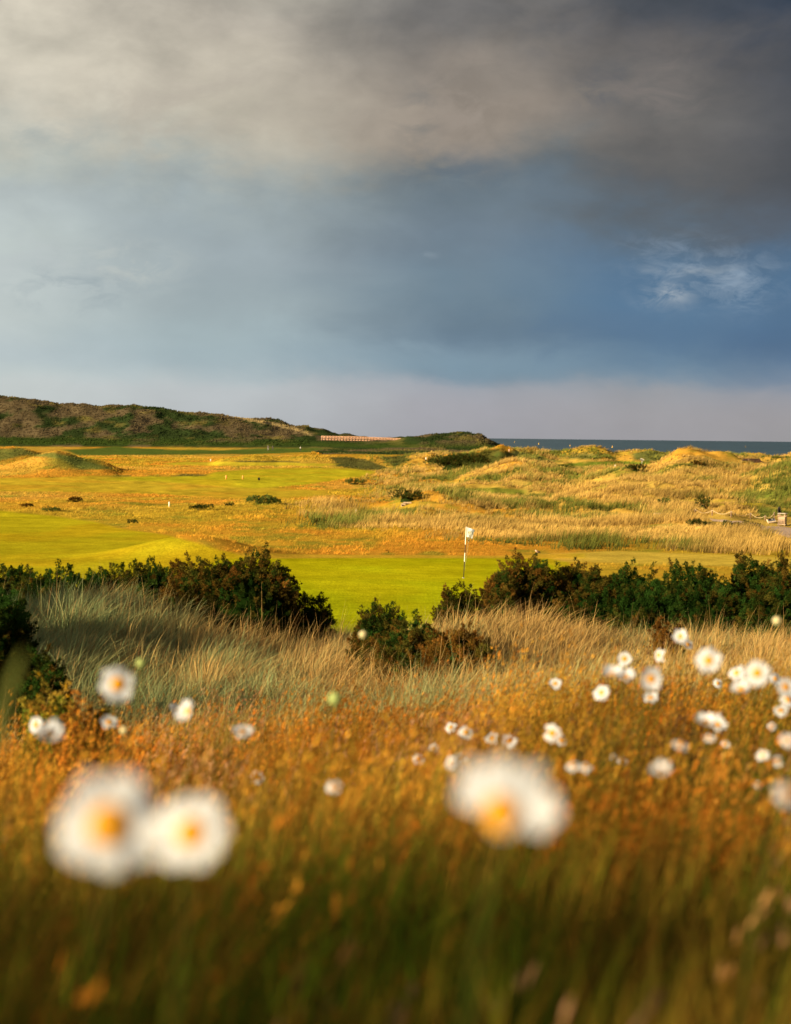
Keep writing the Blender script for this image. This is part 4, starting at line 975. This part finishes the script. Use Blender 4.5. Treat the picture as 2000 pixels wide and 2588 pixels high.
person('distant golfer in dark clothes with a light cap, left of the pair', 678, 1138, (.06, .07, .12), (.32, .30, .28), (.7, .7, .7), rad(-60))
person('distant golfer in plain dark clothes, right of the pair', 690, 1138, (.05, .05, .09), (.03, .03, .05), (.04, .03, .03), rad(80))
person('walker in dark clothes crossing the footbridge, left one', 981.5, 1114.2, (.02, .02, .04), (.03, .03, .04), (.03, .02, .02), rad(-85), D=DB + 1.2)
person('walker in dark clothes crossing the footbridge, right one', 985.5, 1114.3, (.05, .015, .015), (.03, .03, .04), (.03, .02, .02), rad(-85), D=DB + 1.6)

# ------------------------------------------------------------------ buoys
YB = (.85, .48, .05)
for i, (a_, b_, sz, lb) in enumerate([(1301, 1118, 3.0, 'faint yellow buoy just right of the headland'), (1362, 1123, 4.6, 'yellow buoy on the sea, first right of the headland gap'),
        (1441, 1127, 4.6, 'yellow buoy off the low middle dunes'), (1548, 1131, 5.4, 'yellow buoy above the dip between the shore dunes'),
        (1765, 1143, 5.6, 'brightest yellow buoy close above the big dune'), (1885, 1130, 2.2, 'faint far yellow buoy near the right edge')]):
    d_ = ray(a_, b_); tpar = (-4.0 - CAM[2]) / d_[2]; Pq = CAM + d_ * tpar; r_ = sz * Pq[1] / F / 2 * .75
    bo = empty('buoy', Pq); tag(bo, lb, 'buoy', 'yellow buoys on the sea')
    mb = MB(); mb.tube([(0, 0, -.3 * r_), (0, 0, .1 * r_), (0, 0, .5 * r_), (0, 0, .75 * r_)], [.9 * r_, r_, .85 * r_, .25 * r_], 14, YB); mb.build('float', M_paint, bo, True)
    mb = MB(); mb.tube([(0, 0, .7 * r_), (0, 0, 2.0 * r_)], [.22 * r_, .10 * r_], 8, YB); mb.build('mast', M_paint, bo)
    mb = MB(); mb.ellipsoid((0, 0, 2.1 * r_), (.3 * r_,) * 3, None, 10, 6, YB); mb.build('topmark', M_paint, bo)

# ------------------------------------------------------------------ bird
perch = [o for o in COL.objects if 'small bird perches' in str(o.get('label', ''))][0]
fo = [c for c in perch.children if c.name.startswith('foliage')][0]
co = np.empty(len(fo.data.vertices) * 3, np.float32); fo.data.vertices.foreach_get('co', co); co = co.reshape(-1, 3) + np.array(perch.location)
xw = at(1350.5, 1381, 34)[0]; nearv = co[(np.abs(co[:, 0] - xw) < .28) & (np.abs(co[:, 1] - perch.location.y) < .8)]
Pb = nearv[nearv[:, 2].argmax()] + np.array([0, 0, -.045])      # the bird stands on the topmost shoot there
bd = empty('bird', Pb, rad(200)); tag(bd, 'small brown songbird with pale breast perched on gorse', 'bird')
def bird_body():
    V = [(0, 0, .035), (.030, 0, .055), (.045, 0, .072), (-.025, 0, .026), (-.06, 0, .018), (-.085, 0, .014)]
    return skin('body', V, [(0, 1), (1, 2), (0, 3), (3, 4), (4, 5)], [.026, .020, .016, .022, .009, .006], surfmat('breast', (.62, .42, .27), .8, 40, .2, .2), bd)
bird_body()
mb = MB(); mb.tube([(.058, 0, .073), (.075, 0, .071)], [.005, .001], 6, (.03, .03, .03)); mb.build('beak', M_paint, bd)
for s_ in (-1, 1):
    mb = MB(); mb.ellipsoid((-.02, s_ * .021, .036), (.042, .007, .017), np.array(Euler((0, rad(-12), 0)).to_matrix()), 10, 6, (.16, .10, .06)); mb.build('wing', M_cloth, bd, True)
    mb = MB(); mb.tube([(.0, s_ * .01, .015), (.005, s_ * .012, -.02)], .0022, 5, (.05, .04, .03)); mb.build('leg', M_paint, bd)
    mb = MB(); mb.ellipsoid((.052, s_ * .011, .077), (.003, .002, .003), None, 8, 6, (.01, .01, .01)); mb.build('eye', M_paint, bd)

# ------------------------------------------------------------------ daisies
def daisy_meshes(seed, npet=21, cup=-.1, gapf=0.0, fan=0):
    """unit flower, diameter 1, facing +Z"""
    r = np.random.default_rng(seed); mb = MB()
    for k in range(npet):
        if r.random() < gapf: continue
        a_ = 2 * math.pi * k / npet + r.normal(0, .04); L0 = .5 * r.uniform(.80, 1.05); w_ = .088 * r.uniform(.85, 1.1)
        if fan: L0 *= .42 if math.sin(a_ + fan) < -.1 else 1.15 + .12 * math.sin(a_ + fan)
        cu = cup + r.normal(0, .07 if fan else .17)
        ns = 6; V = []
        for i in range(ns + 1):
            t_ = i / ns; rr_ = .10 + (L0 - .10) * t_; wd_ = w_ * (.45 + .75 * math.sin(min(t_ * 1.15 + .12, 1) * math.pi * .62)) * (1 if i < ns else .35)
            zz = cu * (t_ ** 1.4) * .5 + .01
            for sgn in (-1, 0, 1):
                V.append((rr_ * math.cos(a_) - sgn * wd_ * math.sin(a_), rr_ * math.sin(a_) + sgn * wd_ * math.cos(a_), zz + (.012 if sgn else 0) + .004 * (k % 2)))
        QQ = [(i * 3 + j, (i + 1) * 3 + j, (i + 1) * 3 + j + 1, i * 3 + j + 1) for i in range(ns) for j in (0, 1)]
        mb.add(V, None, QQ, (.70, .75, .85))
    p_ = mb
    d_ = MB(); nu, nv_ = 18, 6; V = []; Cc = []
    for j in range(nv_ + 1):
        ph = math.pi / 2 * j / nv_
        for i in range(nu):
            th = 2 * math.pi * i / nu; V.append((.195 * math.sin(ph) * math.cos(th), .195 * math.sin(ph) * math.sin(th), .025 + .075 * math.cos(ph) - (.03 if j == 0 else 0)))
            Cc.append((.52, .23, .0) if j < 3 else (.58, .28, .0))
    d_.add(V, None, [(j * nu + i, (j + 1) * nu + i, (j + 1) * nu + (i + 1) % nu, j * nu + (i + 1) % nu) for j in range(nv_) for i in range(nu)], np.array(Cc))
    c_ = MB(); c_.tube([(0, 0, -.10), (0, 0, -.06), (0, 0, .0)], [.05, .12, .15], 12, (.12, .17, .04))
    return p_, d_, c_
M_disc = surfmat('disc_florets', None, .8, 40, .2, .6)
M_stem = vegmat('flower_stems', .2, 30, .1)
PROTO = {}
def daisy(label, px_, py_, diam, tilt=(0, 0), size=None, cup=-.1, D=None, bud=0, gap=0, fan=0):
    """tilt: degrees the face turns (up, right) away from the viewer"""
    best = None
    for s_ in ([size] if size else np.linspace(.028, .058, 16)):
        Dd = D or F * s_ / diam; Pp = at(px_, py_, Dd); hh = Pp[2] - float(ground_z(Pp[0], Pp[1]))
        pen = abs(s_ - .045) * 8 + max(0, .46 - hh) * 6 + max(0, hh - .70) * 3
        if best is None or pen < best[0]: best = (pen, Dd, Pp, hh, s_)
    _, Dd, Pp, hh, s_ = best
    hh = max(hh, .15)
    gz = float(ground_z(Pp[0], Pp[1]))
    root = empty('daisy' if not bud else 'daisy_bud', (Pp[0] - .05, Pp[1] + .03, gz)); tag(root, label, 'daisy' if not bud else 'flower bud', 'ox-eye daisies in the foreground meadow' if not bud else 'unopened daisy buds in the meadow')
    off_ = Pp - np.array(root.location)
    toc = (CAM - Pp); toc /= np.linalg.norm(toc)
    yaw = math.atan2(toc[0], -toc[1]); pit = math.asin(toc[2])
    R = Euler((rad(90) - pit - rad(tilt[0]), 0, yaw + rad(tilt[1]))).to_matrix()
    R = np.array(R)
    spin = 0 if fan else rng.uniform(0, 6.28); Sz = np.array([[math.cos(spin), -math.sin(spin), 0], [math.sin(spin), math.cos(spin), 0], [0, 0, 1]])
    n_ = R @ np.array([0, 0, 1.0])
    if not bud:
        key = (cup, gap, int(rng.integers(0, 3)))
        p_, d_, c_ = daisy_meshes(int(rng.integers(1, 1000)), 21, cup + float(rng.uniform(-.12, .15)) * (diam < 150), gap or float(rng.uniform(0, .18)), fan)
        for mb_, nm, mt in ((p_, 'petals', M_petal), (d_, 'disc', M_disc), (c_, 'calyx', M_stem)):
            q = MB(); V = (np.vstack(mb_.V) * s_) @ Sz.T @ R.T + off_
            o_ = mkmesh(nm, V, np.vstack(mb_.T) if mb_.T else None, np.vstack(mb_.Q), np.vstack(mb_.C), mt, root, True)
    else:
        mb = MB(); bc = (.75, .68, .42) if bud == 1 else (.45, .55, .22)
        mb.ellipsoid(off_, (s_ * .42, s_ * .42, s_ * .42), None, 14, 8, bc); mb.build('bud', M_petal, root, True)
        mb = MB(); mb.tube([off_ - np.array((0, 0, s_ * .5)), off_ - np.array((0, 0, s_ * .1))], [s_ * .12, s_ * .43], 12, (.14, .20, .05)); mb.build('calyx', M_stem, root, True)
        n_ = np.array([0, 0, 1.0])
    # stem
    A = off_ - n_ * s_ * .09; k = np.linspace(0, 1, 9)[:, None]
    p0 = np.array([0, 0, -.03]); p1 = np.array([.01, .0, hh * .6]); p2 = A - n_ * .03 - np.array([0, 0, .03]); 
    B = (1 - k) ** 3 * p0 + 3 * (1 - k) ** 2 * k * p1 + 3 * (1 - k) * k ** 2 * p2 + k ** 3 * A
    mb = MB(); mb.tube(B, np.linspace(.0011, .0009, 9), 6, (.09, .11, .02)); mb.build('stem', M_stem, root, True)
    return root
DZ = [
 ('largest blurred daisy at lower left facing the viewer', 278, 2086, 284, (0, 0), {'size': .054, 'cup': -.06}),
 ('second large blurred daisy overlapping the largest one on its right', 484, 2106, 205, (8, -12), {'size': .045, 'cup': .02}),
 ('large blurred daisy right of centre with its yellow disc low', 1268, 2058, 262, (16, 8), {'size': .052, 'cup': .0, 'fan': .5}),
 ('round daisy on the left standing above the rust grass', 298, 1729, 94, (0, 5), {'size': .047}),
 ('upper of the two paired daisies near the left edge', 92, 1832, 44, (10, -40), {}),
 ('lower of the two paired daisies near the left edge', 126, 1858, 74, (42, 0), {'cup': .35}),
 ('half hidden daisy straight below the round left daisy', 277, 1826, 46, (45, 10), {}),
 ('daisy turned sideways with its disc to the left', 474, 1797, 60, (10, -55), {'cup': .2}),
 ('faint edge-on daisy touching the sideways one', 443, 1794, 40, (30, 60), {}),
 ('flattened daisy above the second large blurred one', 614, 1850, 56, (55, 20), {}),
 ('small solitary daisy right above the large left pair', 650, 1964, 40, (20, 10), {}),
 ('small daisy low in the middle of the meadow', 844, 1990, 42, (35, -10), {}),
 ('tiny companion right of the low middle daisy', 893, 1985, 24, (30, 20), {}),
 ('left daisy of the dim pair above the large right flower', 1140, 1838, 32, (40, -20), {}),
 ('right brighter daisy of the dim pair above the large right flower', 1178, 1851, 40, (30, 10), {}),
 ('left of two bright daisies side by side right of centre', 1244, 1866, 38, (35, -10), {}),
 ('right of two bright daisies side by side right of centre', 1288, 1873, 42, (35, 10), {}),
 ('small daisy left above the petals of the large right flower', 1059, 1918, 35, (25, 0), {}),
 ('tiny daisy above and right of that small one', 1096, 1890, 28, (40, 10), {}),
 ('pale narrow daisy touching the large right flower, left one', 1140, 1928, 36, (10, -50), {}),
 ('pale drooping daisy touching the large right flower, right one', 1165, 1916, 38, (40, 40), {}),
 ('white daisy with visible disc in the mid right meadow', 1396, 1853, 50, (0, -15), {}),
 ('dim daisy half behind the mid right one', 1420, 1872, 32, (30, 20), {}),
 ('faint pale daisy in grass at the marram edge', 1404, 1728, 34, (40, 0), {}),
 ('small round daisy highest left in the right cluster', 1579, 1665, 38, (0, 0), {}),
 ('narrow side-facing daisy in the right cluster', 1666, 1656, 38, (5, -50), {}),
 ('topmost daisy of the right cluster', 1721, 1609, 40, (20, -15), {'cup': .2}),
 ('small daisy leaning against the topmost one', 1739, 1629, 30, (20, 40), {}),
 ('large round daisy with amber disc in the right cluster', 1791, 1669, 66, (0, 8), {}),
 ('wide daisy seen from below petals up in the right cluster', 1550, 1706, 56, (58, -20), {'cup': .5}),
 ('daisy overlapping the wide one on its right side', 1583, 1712, 48, (50, 20), {'cup': .3}),
 ('daisy with amber disc set left, centre of the right cluster', 1646, 1716, 62, (0, 22), {'cup': .1}),
 ('daisy low at the left foot of the right cluster', 1521, 1751, 46, (25, -30), {}),
 ('dim daisy under the amber disc one', 1645, 1764, 40, (50, 10), {}),
 ('small orange lit half open daisy between two clusters', 1815, 1727, 26, (10, 30), {}),
 ('brightest round daisy with a yellow disc near the right edge', 1914, 1701, 68, (0, 0), {}),
 ('plain white daisy left behind the brightest one', 1862, 1701, 44, (30, -20), {}),
 ('drooping daisy below left of the brightest one', 1874, 1742, 52, (48, -15), {'cup': .3}),
 ('small daisy just right of the brightest one', 1960, 1716, 34, (10, 40), {}),
 ('pale daisy cut by the right edge, upper one', 1986, 1736, 54, (15, 35), {}),
 ('pale daisy cut by the right edge, middle one', 1992, 1768, 46, (30, 20), {}),
 ('shaded daisy low in the right edge cluster', 1974, 1796, 40, (45, 0), {}),
 ('wide drooping daisy below the right cluster', 1785, 1826, 56, (52, -10), {'cup': .4}),
 ('daisy merging with the wide drooping one on its right', 1814, 1832, 48, (40, 15), {'cup': .3}),
 ('hanging pale daisy under the wide drooping pair', 1793, 1866, 34, (60, 0), {}),
 ('dull out of light daisy in brown grass', 1719, 1882, 42, (50, 20), {}),
 ('tiny daisy right of the dull brown grass one', 1834, 1880, 24, (30, 0), {}),
 ('left of two small daisies low at the right', 1928, 1909, 34, (30, -20), {}),
 ('right of two small daisies low at the right', 1966, 1923, 34, (30, 20), {}),
 ('daisy at the right edge below the cluster', 1990, 1871, 42, (25, 20), {}),
 ('very faint daisy between right edge flowers', 1951, 1836, 26, (35, 0), {}),
 ('tiny left daisy of the faint pair in mid right grass', 1549, 1912, 22, (30, 0), {}),
 ('right daisy of the faint pair in mid right grass', 1573, 1923, 30, (30, 10), {}),
 ('left half of the flat pair of daisies below the mid right one', 1450, 1936, 40, (55, -10), {}),
 ('right half of the flat pair of daisies below the mid right one', 1480, 1939, 38, (55, 10), {}),
 ('wide pale daisy low between the clusters', 1671, 1947, 56, (50, 5), {'cup': .2}),
 ('tiny flat daisy lowest at the right', 1916, 1983, 30, (60, 0), {}),
 ('blurred tilted daisy cut by the right edge, lowest one', 1992, 2008, 84, (20, 45), {}),
]
for lb, a_, b_, dm, tl, kw in DZ: daisy(lb, a_, b_, dm, tl, **kw)
daisy('round yellowish bud on a tall stem before the central gorse', 918, 1604, 24, size=.028, D=4.6, bud=1)
daisy('lone cream bud high at the right edge against dark gorse', 1964, 1569, 27, size=.028, D=4.2, bud=1)
daisy('pale green blurred bud left of centre', 847, 1766, 40, size=.03, D=3.0, bud=2)
daisy('small cream bud low left beside a half hidden daisy', 314, 1846, 24, size=.022, D=3.6, bud=1)
daisy('yellow green bud right above the round left daisy', 357, 1676, 28, size=.024, D=3.4, bud=2)
# broad blurred leaf blade at the left edge
root_p = at(-40, 1860, .9); mb = MB()
pts = [(-50, 1960), (-10, 1840), (15, 1760), (35, 1700), (60, 1640)]
V = []; 
for (a_, b_), w_ in zip(pts, (30, 34, 30, 20, 3)):
    V += [at(a_ - w_ * .5, b_, 1.05), at(a_ + w_ * .5, b_ + 6, 1.06)]
base = V[0].copy(); base[2] = float(ground_z(base[0], base[1])); b2 = base + np.array([.008, .01, 0])
V = [base, b2] + V
mb.add(np.array(V) - base, None, [(i * 2, i * 2 + 1, i * 2 + 3, i * 2 + 2) for i in range(len(V) // 2 - 1)], (.36, .42, .10))
o = mb.build('grass_leaf', M_stem, None, True); o.location = base; tag(o, 'single broad blurred grass leaf at the left edge', 'leaf')
print('built', len(bpy.data.objects))
